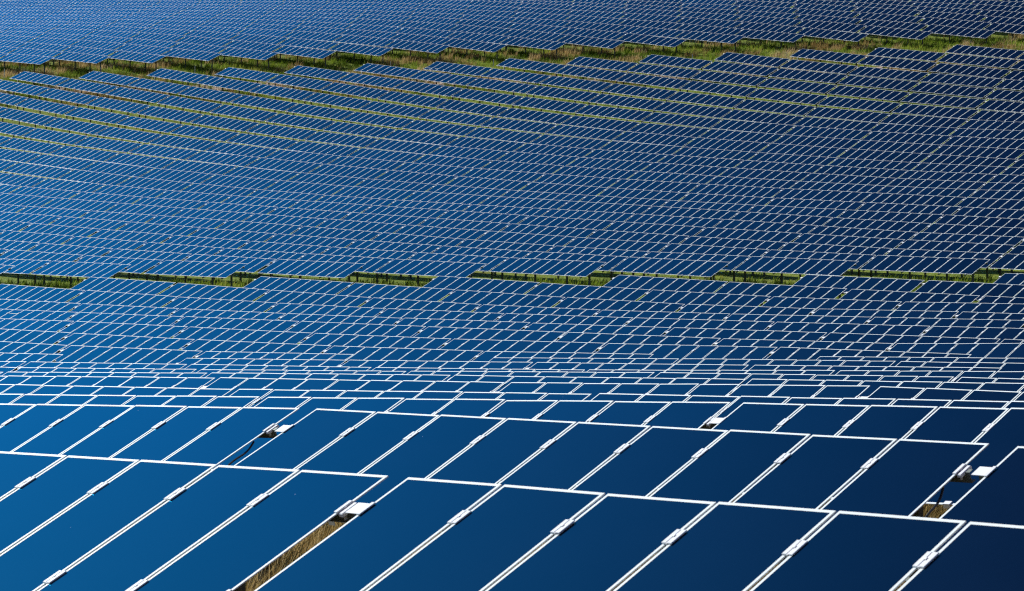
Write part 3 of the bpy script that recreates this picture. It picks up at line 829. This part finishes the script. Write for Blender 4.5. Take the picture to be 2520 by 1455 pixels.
# ------------------------------------------------------------------ mesh helpers
CUBE_F = [(0, 3, 2, 1), (4, 5, 6, 7), (0, 1, 5, 4), (1, 2, 6, 5), (2, 3, 7, 6), (3, 0, 4, 7)]
class MB:
    def __init__(s): s.v = []; s.f = []; s.m = []
    def box8(s, pts, mi=0):
        k = len(s.v); s.v += [tuple(p) for p in pts]
        for q in CUBE_F: s.f.append(tuple(k + i for i in q)); s.m.append(mi)
    def box(s, x0, x1, y0, y1, z0, z1, mi=0, fn=lambda *p: p):
        s.box8([fn(x, y, z) for z in (z0, z1) for x, y in ((x0, y0), (x1, y0), (x1, y1), (x0, y1))], mi)
    def cbox(s, x0, x1, y0, y1, z0, z1, ch, mi=0, fn=lambda *p: p):
        """box whose upper edges are chamfered"""
        k = len(s.v)
        def ring(a, z): return [fn(x, y, z) for x, y in ((x0 + a, y0 + a), (x1 - a, y0 + a), (x1 - a, y1 - a), (x0 + a, y1 - a))]
        s.v += ring(0, z0) + ring(0, z1 - ch) + ring(ch, z1)
        for r in (0, 4):
            for i in range(4):
                j = (i + 1) % 4; s.f.append((k + r + i, k + r + j, k + r + 4 + j, k + r + 4 + i)); s.m.append(mi)
        s.f.append((k + 8, k + 9, k + 10, k + 11)); s.m.append(mi); s.f.append((k + 3, k + 2, k + 1, k)); s.m.append(mi)
    def quad(s, pts, mi=0):
        k = len(s.v); s.v += [tuple(p) for p in pts]; s.f.append((k, k + 1, k + 2, k + 3)); s.m.append(mi)
    def tube(s, pts, r, mi=0, seg=6):
        k = len(s.v); pts = [Vector(p) for p in pts]
        for i, p in enumerate(pts):
            d = (pts[min(i + 1, len(pts) - 1)] - pts[max(i - 1, 0)]).normalized()
            a = d.cross(Vector((.3, .2, 1))).normalized(); b = d.cross(a)
            for j in range(seg):
                an = 2 * PI * j / seg; s.v.append(tuple(p + r * (math.cos(an) * a + math.sin(an) * b)))
        for i in range(len(pts) - 1):
            for j in range(seg):
                s.f.append((k + i * seg + j, k + i * seg + (j + 1) % seg, k + (i + 1) * seg + (j + 1) % seg, k + (i + 1) * seg + j)); s.m.append(mi)
    def mesh(s, name, mats):
        me = bpy.data.meshes.new(name); me.from_pydata(s.v, [], s.f)
        for m in mats: me.materials.append(m)
        me.polygons.foreach_set('material_index', s.m)
        me.update(); return me
def link(name, me, parent=None, loc=(0, 0, 0), rot=(0, 0, 0)):
    o = bpy.data.objects.new(name, me); COL.objects.link(o)
    o.location = loc; o.rotation_euler = rot
    if parent: o.parent = parent
    return o

FB, FT = .026, .036      # width of the pale edge: long sides, top and bottom
def panel_glass(mb, fn, gi=0, bi=2):
    """the pane with its back, origin at the panel centre"""
    a, b = PW / 2 - FB + .002, PL / 2 - FT + .002
    mb.quad([fn(-a, -b, 0), fn(a, -b, 0), fn(a, b, 0), fn(-a, b, 0)], gi)
    mb.quad([fn(-a, b, -.012), fn(a, b, -.012), fn(a, -b, -.012), fn(-a, -b, -.012)], bi)
def panel_frame(mb, fn, mi=1):
    A, B = PW / 2, PL / 2; a, b = A - FB, B - FT; h = .002; c = .001
    k = len(mb.v)
    rings = [(A, B, -PT), (A, B, h - c), (A - c, B - c, h), (a, b, h), (a, b, -.002)]
    for (x, y, z) in rings: mb.v += [fn(-x, -y, z), fn(x, -y, z), fn(x, y, z), fn(-x, y, z)]
    for r in range(len(rings) - 1):
        for i in range(4):
            j = (i + 1) % 4; mb.f.append((k + 4 * r + i, k + 4 * r + j, k + 4 * r + 4 + j, k + 4 * r + 4 + i)); mb.m.append(mi)
def px_of(i): return -TW / 2 + PW / 2 + i * (PW + PG)
SEAMS = [-TW / 2 - .012] + [px_of(i) + PW / 2 + PG / 2 for i in range(NP - 1)] + [TW / 2 + .012]
ident = lambda x, y, z: (x, y, z)

def clamp_geo(mb, x, s, mi=0, end=0, fn=slope, fine=True):
    """two pale plates side by side over the seam, with a slot and a bolt"""
    h0, h1 = .004, .013
    w = .043
    sides = (-1, 1) if end == 0 else ((1,) if end < 0 else (-1,))
    for sd in sides:
        x0, x1 = (x + .006, x + .006 + w) if sd > 0 else (x - .006 - w, x - .006)
        if fine: mb.cbox(x0, x1, s - .10, s + .10, h0, h1, .003, mi, fn)
        else: mb.box(x0, x1, s - .10, s + .10, h0, h1, mi, fn)
    if end == 0:
        mb.box(x - .007, x + .007, s - .105, s + .105, -.03, .0095, mi, fn)
        if fine: mb.cbox(x - .010, x + .010, s - .014, s + .014, .0135, .019, .002, mi, fn)
def bottom_clip_geo(mb, x, mi=0, fn=slope):
    s = -PL / 2
    mb.box(x - .05, x + .05, s - .012, s + .055, .006, .014, mi, fn)
    mb.box(x - .05, x + .05, s - .020, s - .012, -.05, .014, mi, fn)
POST_X = (-TW / 2 + .2, -TW / 2 + 3.75, -TW / 2 + 7.1, TW / 2 - .75)
POST_Y = (.08,)
RAIL = .12
def purlin_geo(mb, s, mi=0, fn=slope):
    # C section: web, two flanges, lip
    x0, x1 = -TW / 2 - .118, TW / 2 + .118
    z1 = -PT - .002; z0 = z1 - RAIL
    mb.box(x0, x1, s - .030, s - .024, z0, z1, mi, fn)
    mb.box(x0, x1, s - .0239, s + .035, z1 - .006, z1, mi, fn)
    mb.box(x0, x1, s - .0239, s + .035, z0, z0 + .006, mi, fn)
def rafter_geo(mb, x, mi=0, fn=slope):
    z1 = -PT - .003 - RAIL
    mb.box(x - .035, x + .035, -PL / 2 + .12, PL / 2 - .16, z1 - .11, z1, mi, fn)
def post_geo(mb, x, y, roll=0., mi=0, depth=.9):
    """upright channel; leans back so that it stays plumb when the table follows the hillside"""
    top = HC + y * math.tan(TILT) - .27
    tr = math.tan(roll)
    def fn(px, py, pz):       # plumb line in the rolled table frame
        return (x + px + (pz - top) * math.tan(-roll) * -1.0 if False else x + px - (pz - top) * tr * -1.0, y + py, pz)
    mb.box(-.07, .07, -.004 - .05, .004 - .05, -depth, top, mi, fn)
    mb.box(-.07, -.062, -.0459, .05, -depth, top, mi, fn)
    mb.box(.062, .07, -.0459, .05, -depth, top, mi, fn)
    return top
def support_geo(mb, roll, posts=True, mi=(0, 1, 2), clips=True):
    for s in (C1, C2): purlin_geo(mb, s, mi[0])
    for x in POST_X: rafter_geo(mb, x, mi[0])
    if posts:
        for x in POST_X:
            for y in POST_Y: post_geo(mb, x, y, roll, mi[1])
    if clips:
        for k, x in enumerate(SEAMS):
            for s in (C1, C2): clamp_geo(mb, x, s, mi[2], -1 if k == 0 else (1 if k == NP else 0), fine=False)
        for i in range(NP): bottom_clip_geo(mb, px_of(i), mi[2])
    # splice between neighbouring tables at the left end
    splice_geo(mb, mi[2], mi[0])
def splice_geo(mb, mp, ms, fn=slope):
    x = -TW / 2; s = C1
    mb.box(x - .16, x - .003, s - .085, s + .085, -.003, .004, mp, fn)

# shared meshes
def make(fill, name, mats):
    mb = MB(); fill(mb); return mb.mesh(name, mats)
def _full(mb): panel_glass(mb, ident); panel_frame(mb, ident)
ME_PANEL = make(_full, 'solar_panel', [M_GLASS, M_FRAME, M_BACK])
ME_PANE = make(lambda mb: panel_glass(mb, ident, 0, 1), 'solar_panel_pane', [M_GLASS, M_BACK])
ME_FRAME = make(lambda mb: panel_frame(mb, ident, 0), 'panel_frame', [M_FRAME])
cen = lambda x, s, n: (x, s * CT - n * ST, s * ST + n * CT)
ME_CLAMP = make(lambda mb: clamp_geo(mb, 0, 0, 0, 0, cen), 'clamp', [M_CLAMP])
ME_CLAMP_L = make(lambda mb: clamp_geo(mb, 0, 0, 0, -1, cen), 'end_clamp_a', [M_CLAMP])
def _endr(mb):
    clamp_geo(mb, 0, 0, 0, 1, cen)
ME_CLAMP_R = make(_endr, 'end_clamp_b', [M_CLAMP])
ME_CLIP = make(lambda mb: bottom_clip_geo(mb, 0, 0, lambda x, s, n: cen(x, s + PL / 2, n)), 'bottom_clip', [M_CLAMP])
ME_PURLIN = make(lambda mb: purlin_geo(mb, 0, 0, cen), 'purlin', [M_STEEL])
ME_RAFTER = make(lambda mb: rafter_geo(mb, 0), 'rafter', [M_STEEL])
def _block(mb):      # spare half of the middle clamp hanging on the rail end, with its bolt
    mb.cbox(.014, .064, -.10, .10, -.036, -.002, .007, 0, cen)
    mb.box(.012, .020, -.06, .06, -.09, -.0405, 0, cen)
    mb.box(-.006, .0119, -.02, .02, -.02, .008, 0, cen)
ME_BLOCK = make(_block, 'end_block', [M_CLAMP])
ME_SPLICE = make(lambda mb: splice_geo(mb, 0, 0, lambda x, s, n: cen(x + TW / 2, s - C1, n)), 'splice_plate', [M_PLATE])
def _cable(mb):
    pts = []
    for i in range(15):
        a = i / 14
        pts.append(cen(-.05 + .20 * math.sin(a * 2.2), -.28 - 1.08 * a, -.05 - .02 * math.sin(a * 9)))
    mb.tube(pts, .013)
ME_CABLE = make(_cable, 'cable_loop', [M_CABLE])
POST_ME = {}
def post_mesh(y):
    if y not in POST_ME:
        mb = MB(); post_geo(mb, 0, y, 0.); mb.v = [(a, b - y, c) for a, b, c in mb.v]; POST_ME[y] = mb.mesh('post', [M_POST])
    return POST_ME[y]

# ------------------------------------------------------------------ words
ORD = ['', 'first', 'second', 'third', 'fourth', 'fifth', 'sixth', 'seventh', 'eighth', 'ninth', 'tenth', 'eleventh', 'twelfth', 'thirteenth',
       'fourteenth', 'fifteenth', 'sixteenth', 'seventeenth', 'eighteenth', 'nineteenth', 'twentieth', 'twenty-first']
def label_of(t):
    px = t['px']
    colr = 'bright blue' if px < 500 else 'blue' if px < 1100 else 'dark blue' if px < 1800 else 'navy'
    k = t['col'] + 1
    place = ORD[k] + ' from left'
    if t['b'] == 'n':
        if t['r'] == 1:
            return ('nearest bright blue solar table, its end beside the wide straw gap' if k == 1 else
                    'nearest navy solar table filling the bottom right, splice plate at its end')
        return '%s solar table, %s in the %s row from the front' % (colr, place, ORD[t['r']])
    if t['r'] <= 12:
        return '%s solar table, %s in %s row above the lower grass road' % (colr, place, ORD[t['r'] + 6])
    return '%s solar table, %s in %s row that starts at upper grass road' % (colr, place, ORD[t['r'] - 12])

GROUP = 'solar tables in rows on the hillside'
big, rest = TABLES[:NBIG], TABLES[NBIG:]
LEAN = [0., 0.]
def new_lean(): LEAN[:] = [random.gauss(0, .22), random.gauss(0, .22)]
def jit(): return math.radians(LEAN[0] + random.gauss(0, .14)), math.radians(LEAN[1] + random.gauss(0, .14))

for t in big:
    root = bpy.data.objects.new('solar_table', None); COL.objects.link(root)
    root.empty_display_size = .3
    root.location = t['loc']; root.rotation_euler = (0, -t['roll'], t['yaw'])
    root['label'] = label_of(t); root['category'] = 'solar table'; root['group'] = GROUP
    fine = t['b'] == 'n' and t['r'] <= 6
    new_lean()
    edge = (t['b'] == 'f' and t['r'] <= 3 and t['col'] >= t['n'] - 2) or (t['b'] == 'f' and t['r'] >= 13 and t['col'] == 0)
    for i in range(NP):
        jx, jy = jit()
        p = link('solar_panel', ME_PANE if fine else ME_PANEL, root, slope(px_of(i), 0, 0), (TILT + jx, jy, 0))
        if fine: link('frame', ME_FRAME, p)
    if fine:
        for k, x in enumerate(SEAMS):
            for s in (C1, C2):
                link('clamp', ME_CLAMP_L if k == 0 else ME_CLAMP_R if k == NP else ME_CLAMP, root, slope(x, s, 0))
        for i in range(NP): link('bottom_clip', ME_CLIP, root, slope(px_of(i), -PL / 2, 0))
        for s in (C1, C2): link('purlin', ME_PURLIN, root, slope(0, s, 0))
        for x in POST_X: link('rafter', ME_RAFTER, root, (x, 0, 0))
        link('end_block', ME_BLOCK, root, slope(TW / 2, C1, 0))
        link('splice_plate', ME_SPLICE, root, slope(-TW / 2, C1, 0))
        if t['r'] > 1: link('cable_loop', ME_CABLE, root, slope(TW / 2, C1, 0))
        for x in POST_X:
            for y in POST_Y: link('post', post_mesh(y), root, (x, y, 0), (0, 0, 0))
    else:
        mb = MB(); support_geo(mb, t['roll'], posts=not edge)
        link('support_frame', mb.mesh('support_frame', [M_STEEL, M_POST, M_CLAMP]), root)
        if edge:
            for x in POST_X:
                for y in POST_Y:
                    top = HC + y * math.tan(TILT) - .27
                    o = link('post', None or post_mesh(y), root)
                    # turned back about its head so that it stays plumb
                    b = t['roll']
                    o.rotation_euler = (0, b, 0)
                    o.location = (x - top * math.sin(b), y, top - top * math.cos(b))

# the many tables far up the hill, too small to tell their parts
mbp = MB(); panel_glass(mbp, ident); panel_frame(mbp, ident)
pv, pf, pm = np.array(mbp.v), np.array(mbp.f), np.array(mbp.m)
mbs = MB()
V, F, MI = [], [], []; off = 0
def add(v, f, m):
    global off
    V.append(v); F.append(f + off); MI.append(m); off += len(v)
for t in rest:
    loc, R = t['loc'], t['R']; new_lean()
    for i in range(NP):
        jx, jy = jit()
        Rp = np.array(Euler((TILT + jx, jy, 0)).to_matrix())
        v = pv @ Rp.T + np.array(slope(px_of(i), 0, 0)); add(v @ R.T + loc, pf, pm)
    mb = MB(); support_geo(mb, t['roll'], True, (3, 4, 5))
    add(np.array(mb.v) @ R.T + loc, np.array(mb.f), np.array(mb.m))
V, F, MI = np.concatenate(V), np.concatenate(F), np.concatenate(MI)
def fast_mesh(name, V, F, mats, MI=None):
    me = bpy.data.meshes.new(name); n = len(F); w = F.shape[1]
    me.vertices.add(len(V)); me.vertices.foreach_set('co', V.astype(np.float32).ravel())
    me.loops.add(n * w); me.loops.foreach_set('vertex_index', F.astype(np.int32).ravel())
    me.polygons.add(n); me.polygons.foreach_set('loop_start', np.arange(0, n * w, w, dtype=np.int32))
    for m in mats: me.materials.append(m)
    if MI is not None: me.polygons.foreach_set('material_index', MI.astype(np.int32))
    me.update(calc_edges=True); me.validate(); return me
o = link('solar_tables', fast_mesh('solar_tables', V, F, [M_GLASS, M_FRAME, M_BACK, M_STEEL, M_POST, M_CLAMP], MI))
o['kind'] = 'stuff'; o['category'] = 'solar tables'; o['label'] = 'countless small blue solar tables covering the hillside above the upper grass road'; o['group'] = GROUP

# ------------------------------------------------------------------ terrain through the feet of the tables
FEET = np.array([t['loc'] for t in TABLES])
def ground_z(P, chunk=4000):
    P = np.atleast_2d(np.asarray(P, float)); out = np.empty(len(P))
    for i in range(0, len(P), chunk):
        q = P[i:i + chunk]
        d = q[:, None, :2] - FEET[None, :, :2]; r2 = (d ** 2).sum(-1)
        near2 = r2.min(1, keepdims=True)
        bw2 = np.maximum(5.5 ** 2, near2 * .5)
        w = np.exp(-(r2 - near2) / (2 * bw2))
        # locally weighted plane
        x, y = -d[..., 0], -d[..., 1]; z = FEET[None, :, 2]
        sw = w.sum(1); mx = (w * x).sum(1) / sw; my = (w * y).sum(1) / sw; mz = (w * z).sum(1) / sw
        xc, yc, zc = x - mx[:, None], y - my[:, None], z - mz[:, None]
        sxx = (w * xc * xc).sum(1) / sw + 3; syy = (w * yc * yc).sum(1) / sw + 3; sxy = (w * xc * yc).sum(1) / sw
        sxz = (w * xc * zc).sum(1) / sw; syz = (w * yc * zc).sum(1) / sw
        det = sxx * syy - sxy ** 2
        a = (sxz * syy - syz * sxy) / det; b = (syz * sxx - sxz * sxy) / det
        k = np.clip(60 / np.maximum(np.sqrt(near2[:, 0]), 1e-6), 0, 1)      # level off far outside the park
        out[i:i + chunk] = mz - k * (a * mx + b * my)
    return out
def axis(lo, hi, fine, far):
    inner = np.arange(lo, hi + .01, fine); g = [lo]; s = fine
    a, b = [], []
    v = lo; s = fine
    while v > -far: s *= 1.35; v -= s; a.append(v)
    v = hi; s = fine
    while v < far: s *= 1.35; v += s; b.append(v)
    return np.concatenate([a[::-1], inner, b])
gx, gy = axis(-330, 20, 2., 1800), axis(-10, 330, 2., 1800)
GX, GY = np.meshgrid(gx, gy); G = np.stack([GX.ravel(), GY.ravel()], 1)
gz = ground_z(G)
gz = gz + rng.normal(0, .03, len(gz))
nx, ny = len(gx), len(gy); idx = np.arange(nx * ny).reshape(ny, nx)
GF = np.stack([idx[:-1, :-1].ravel(), idx[:-1, 1:].ravel(), idx[1:, 1:].ravel(), idx[1:, :-1].ravel()], 1)
me = fast_mesh('ground', np.column_stack([G, gz]), GF, [M_GROUND]); me.polygons.foreach_set('use_smooth', np.ones(len(GF), bool))
g = link('ground', me); g['kind'] = 'structure'

# ------------------------------------------------------------------ road bands (diagonal, along the contour)
def ends(sel, side):
    P = []
    for t in TABLES:
        if sel(t): P.append(t['loc'] + t['e'] * side * TW / 2)
    return np.array(P)[:, :2]
def fit_line(P):
    c = P.mean(0); u, s, vt = np.linalg.svd(P - c); d = vt[0]; d = d if d[0] > 0 else -d
    return c, d
lowN = ends(lambda t: t['b'] == 'n' and t['r'] >= 16 and t['col'] == 0, -1)
lowF = ends(lambda t: t['b'] == 'f' and t['r'] <= 3 and t['col'] == t['n'] - 1, 1)
upN = ends(lambda t: t['b'] == 'f' and t['r'] >= 13 and t['col'] == 0, -1)
upF = ends(lambda t: t['b'] == 'u' and t['r'] <= 7 and t['col'] == t['n'] - 1, 1)
def band(A, B, n, pad, ext):
    c, d = fit_line(np.vstack([A, B])); nrm = np.array([-d[1], d[0]])
    al = np.concatenate([(A - c) @ d, (B - c) @ d]); ac = np.concatenate([(A - c) @ nrm, (B - c) @ nrm])
    u = rng.uniform(al.min() - ext, al.max() + ext, n); v = rng.uniform(ac.min() - pad, ac.max() + pad, n)
    return c + u[:, None] * d + v[:, None] * nrm, (u, v, ac.min(), ac.max(), c, d, nrm)

def blades(P, h, w, lean, per, spread, shade, name, material):
    """tufts: a few narrow bent blades from each point"""
    n = len(P)
    Q = np.repeat(P, per, 0) + rng.normal(0, spread, (n * per, 2))
    z = np.repeat(ground_z(P), per)
    hh = np.repeat(h, per) * rng.uniform(.55, 1.15, n * per); ww = w * rng.uniform(.6, 1.4, n * per)
    an = rng.uniform(0, 2 * PI, n * per); la = rng.uniform(0, 2 * PI, n * per); ll = hh * np.abs(rng.normal(0, lean, n * per))
    wind = np.array([.25, .1])
    dx, dy = np.cos(an) * ww / 2, np.sin(an) * ww / 2
    lx, ly = np.cos(la) * ll + wind[0] * hh, np.sin(la) * ll + wind[1] * hh
    V = np.empty((n * per, 5, 3))
    V[:, 0] = np.stack([Q[:, 0] - dx, Q[:, 1] - dy, z - .05], 1); V[:, 1] = np.stack([Q[:, 0] + dx, Q[:, 1] + dy, z - .05], 1)
    V[:, 2] = np.stack([Q[:, 0] + dx * .8 + lx * .35, Q[:, 1] + dy * .8 + ly * .35, z + hh * .6], 1)
    V[:, 3] = np.stack([Q[:, 0] - dx * .8 + lx * .35, Q[:, 1] - dy * .8 + ly * .35, z + hh * .6], 1)
    V[:, 4] = np.stack([Q[:, 0] + lx, Q[:, 1] + ly, z + hh], 1)
    k = np.arange(n * per)[:, None] * 5
    F = np.concatenate([k + np.array([[0, 1, 2]]), k + np.array([[0, 2, 3]]), k + np.array([[3, 2, 4]])])
    me = fast_mesh(name, V.reshape(-1, 3), F, [material])
    sh = np.repeat(np.clip(np.repeat(shade, per) + rng.normal(0, .16, n * per), 0, 1), 5)
    at = me.attributes.new('shade', 'FLOAT', 'POINT')
    if len(at.data) == len(sh): at.data.foreach_set('value', sh.astype(np.float32))
    return me
def vnoise(P, s, seed):
    r = np.random.default_rng(seed); k = r.normal(0, 1, (10, 2)) / s; ph = r.uniform(0, 6.28, 10)
    return np.sin(P @ k.T + ph).sum(1) / 4.5
# lower road: lush green
PLOW, _ = band(lowN, lowF, 15000, 7, 25)
PUP, (uu, vv, v0, v1, cU, dU, nU) = band(upN, upF, 26000, 6, 25)
wild = .6 * vnoise(PUP, 3.2, 3) + .6 * vnoise(PUP, .9, 13)
dry = (wild > .12)
PFRONT = np.vstack([np.stack([rng.uniform(-34, -1, 9000), rng.uniform(10, 30, 9000)], 1), np.stack([rng.uniform(-45, -5, 7000), rng.uniform(30, 45, 7000)], 1)])
# short grass in the aisles of the steep left-hand rows
PAISLE = np.stack([rng.uniform(-300, -130, 26000), rng.uniform(160, 250, 26000)], 1)
PAISLE = PAISLE[(PAISLE[:, 0] / PAISLE[:, 1] > -1.32) & (PAISLE[:, 0] / PAISLE[:, 1] < -.62)]
gP = np.vstack([PLOW, PUP[~dry], PAISLE])
gsh = np.concatenate([.55 + .28 * vnoise(PLOW, 2.5, 5), .48 + .3 * vnoise(PUP[~dry], 2.5, 6), .62 + .2 * vnoise(PAISLE, 2.5, 7)])
gh = np.concatenate([np.full(len(PLOW), .38), np.full((~dry).sum(), .45), np.full(len(PAISLE), .22)]) * rng.uniform(.4, 1.7, len(gP))
o = link('grass', blades(gP, gh, .045, .35, 6, .12, gsh, 'grass', M_GRASS)); o['kind'] = 'stuff'
sP = PUP[dry]
o = link('dry_grass', blades(sP, rng.uniform(.35, 1.05, len(sP)), .04, .3, 6, .15, .45 + .3 * vnoise(sP, 2., 8), 'dry_grass', M_STRAW)); o['kind'] = 'stuff'
o = link('straw_stubble', blades(PFRONT, rng.uniform(.35, .95, len(PFRONT)), .012, .35, 9, .16, .25 + .3 * vnoise(PFRONT, 1., 9), 'straw_stubble', M_STRAW)); o['kind'] = 'stuff'
# flower heads scattered over the roads
fl = np.vstack([PLOW[rng.random(len(PLOW)) < .045], PUP[rng.random(len(PUP)) < .02]])
fz = ground_z(fl) + rng.uniform(.35, .7, len(fl))
s6 = np.array([[1, 0, 0], [-1, 0, 0], [0, 1, 0], [0, -1, 0], [0, 0, .6], [0, 0, -.6]]); f6 = np.array([[0, 2, 4], [2, 1, 4], [1, 3, 4], [3, 0, 4], [2, 0, 5], [1, 2, 5], [3, 1, 5], [0, 3, 5]])
rad = rng.uniform(.025, .06, len(fl))
FV = (np.column_stack([fl, fz])[:, None] + rad[:, None, None] * s6[None]).reshape(-1, 3)
FF = (np.arange(len(fl))[:, None, None] * 6 + f6[None]).reshape(-1, 3)
me = fast_mesh('wild_flowers', FV, FF, [M_FLOWER]); at = me.attributes.new('shade', 'FLOAT', 'POINT'); at.data.foreach_set('value', np.repeat(rng.random(len(fl)), 6).astype(np.float32))
o = link('wild_flowers', me); o['kind'] = 'stuff'

# bare earth path just inside the upper rows
cN, dN = fit_line(upN); nN = np.array([dN[1], -dN[0]])
if nN[1] > 0: nN = -nN
L0 = np.arange(-140, 140, 2.); W0 = np.linspace(1.2, 4.6, 5)
PP = (cN + L0[:, None, None] * dN + (W0[None, :, None] + (.5 * np.sin(L0 / 9.) + .3 * np.sin(L0 / 3.7))[:, None, None]) * nN).reshape(-1, 2)
pz = ground_z(PP) + .10
idx = np.arange(len(PP)).reshape(len(L0), 5)
PF = np.stack([idx[:-1, :-1].ravel(), idx[1:, :-1].ravel(), idx[1:, 1:].ravel(), idx[:-1, 1:].ravel()], 1)
o = link('dirt_path', fast_mesh('dirt_path', np.column_stack([PP, pz]), PF, [M_DIRT])); o['kind'] = 'structure'

# stakes along the upper road
SP = STAKES
mb = MB(); mb.cbox(-.03, .03, -.03, .03, -.3, 1.5, .02); mb.box(-.034, .034, -.034, .034, 1.25, 1.30)
ME_STAKE = mb.mesh('marker_stake', [M_STAKE])
for i, (x, y) in enumerate(SP):
    o = link('marker_stake', ME_STAKE, None, (x, y, float(ground_z([[x, y]])[0])), (random.gauss(0, .03), random.gauss(0, .03), random.random()))
    o['label'] = 'thin pale stake in the upper grass road, %s from left' % ORD[i + 1]; o['category'] = 'stake'; o['group'] = 'stakes along the upper grass road'

# ------------------------------------------------------------------ light
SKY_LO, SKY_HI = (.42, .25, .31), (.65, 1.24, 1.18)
SUN_EL, SUN_AZ = math.radians(38), math.radians(268)        # azimuth clockwise from +Y
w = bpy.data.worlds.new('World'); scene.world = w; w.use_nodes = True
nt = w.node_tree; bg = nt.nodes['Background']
sky = nt.nodes.new('ShaderNodeTexSky'); sky.sky_type = 'NISHITA'; sky.sun_disc = False
sky.sun_elevation = SUN_EL; sky.sun_rotation = SUN_AZ; sky.altitude = 300; sky.dust_density = .4; sky.ozone_density = 2.5
hs = nt.nodes.new('ShaderNodeHueSaturation'); hs.inputs['Saturation'].default_value = 1.15
nt.links.new(sky.outputs[0], hs.inputs['Color'])
# added tint: sky brighter in the west, darker elsewhere, shaped to grade panel reflections
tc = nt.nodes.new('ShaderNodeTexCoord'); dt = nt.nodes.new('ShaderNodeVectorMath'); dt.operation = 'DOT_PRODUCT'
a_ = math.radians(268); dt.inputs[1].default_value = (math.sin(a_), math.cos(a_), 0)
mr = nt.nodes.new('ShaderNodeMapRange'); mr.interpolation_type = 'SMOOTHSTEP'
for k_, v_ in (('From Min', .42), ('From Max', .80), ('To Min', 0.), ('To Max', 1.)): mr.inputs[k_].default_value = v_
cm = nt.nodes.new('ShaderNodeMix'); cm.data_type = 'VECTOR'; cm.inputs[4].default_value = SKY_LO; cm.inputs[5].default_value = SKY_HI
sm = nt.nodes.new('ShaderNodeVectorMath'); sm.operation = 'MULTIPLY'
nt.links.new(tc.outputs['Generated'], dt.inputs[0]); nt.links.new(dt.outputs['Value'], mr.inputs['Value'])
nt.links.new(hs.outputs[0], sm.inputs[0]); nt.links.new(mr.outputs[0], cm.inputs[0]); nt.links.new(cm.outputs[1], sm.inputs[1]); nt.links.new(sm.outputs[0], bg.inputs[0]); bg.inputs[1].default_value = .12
sd = bpy.data.lights.new('sun', 'SUN'); sd.energy = 4.; sd.angle = math.radians(.53); sd.color = (1, .965, .91)
so = bpy.data.objects.new('sun', sd); COL.objects.link(so)
d = Vector((math.sin(SUN_AZ) * math.cos(SUN_EL), math.cos(SUN_AZ) * math.cos(SUN_EL), math.sin(SUN_EL)))
so.rotation_euler = d.to_track_quat('Z', 'Y').to_euler(); so.location = d * 100 + Vector((0, 0, 60))

# ------------------------------------------------------------------ camera
cd = bpy.data.cameras.new('camera'); co = bpy.data.objects.new('camera', cd); COL.objects.link(co)
cd.sensor_fit = 'HORIZONTAL'; cd.sensor_width = 36; cd.lens = 36 * 6545 / 2520
cd.clip_start = .1; cd.clip_end = 5000
co.location = (0, 0, 4); co.rotation_euler = (PI / 2, 0, math.radians(43.835))
cd.dof.use_dof = True; cd.dof.focus_distance = 75; cd.dof.aperture_fstop = 8
scene.camera = co
scene.view_settings.view_transform = 'Standard'; scene.view_settings.look = 'None'
scene.view_settings.exposure = .7; scene.view_settings.gamma = 1
scene.render.engine = 'CYCLES'
scene.cycles.max_bounces = 5; scene.cycles.use_denoising = False; scene.cycles.filter_width = 1.2
scene.render.resolution_x = 1024; scene.render.resolution_y = 591
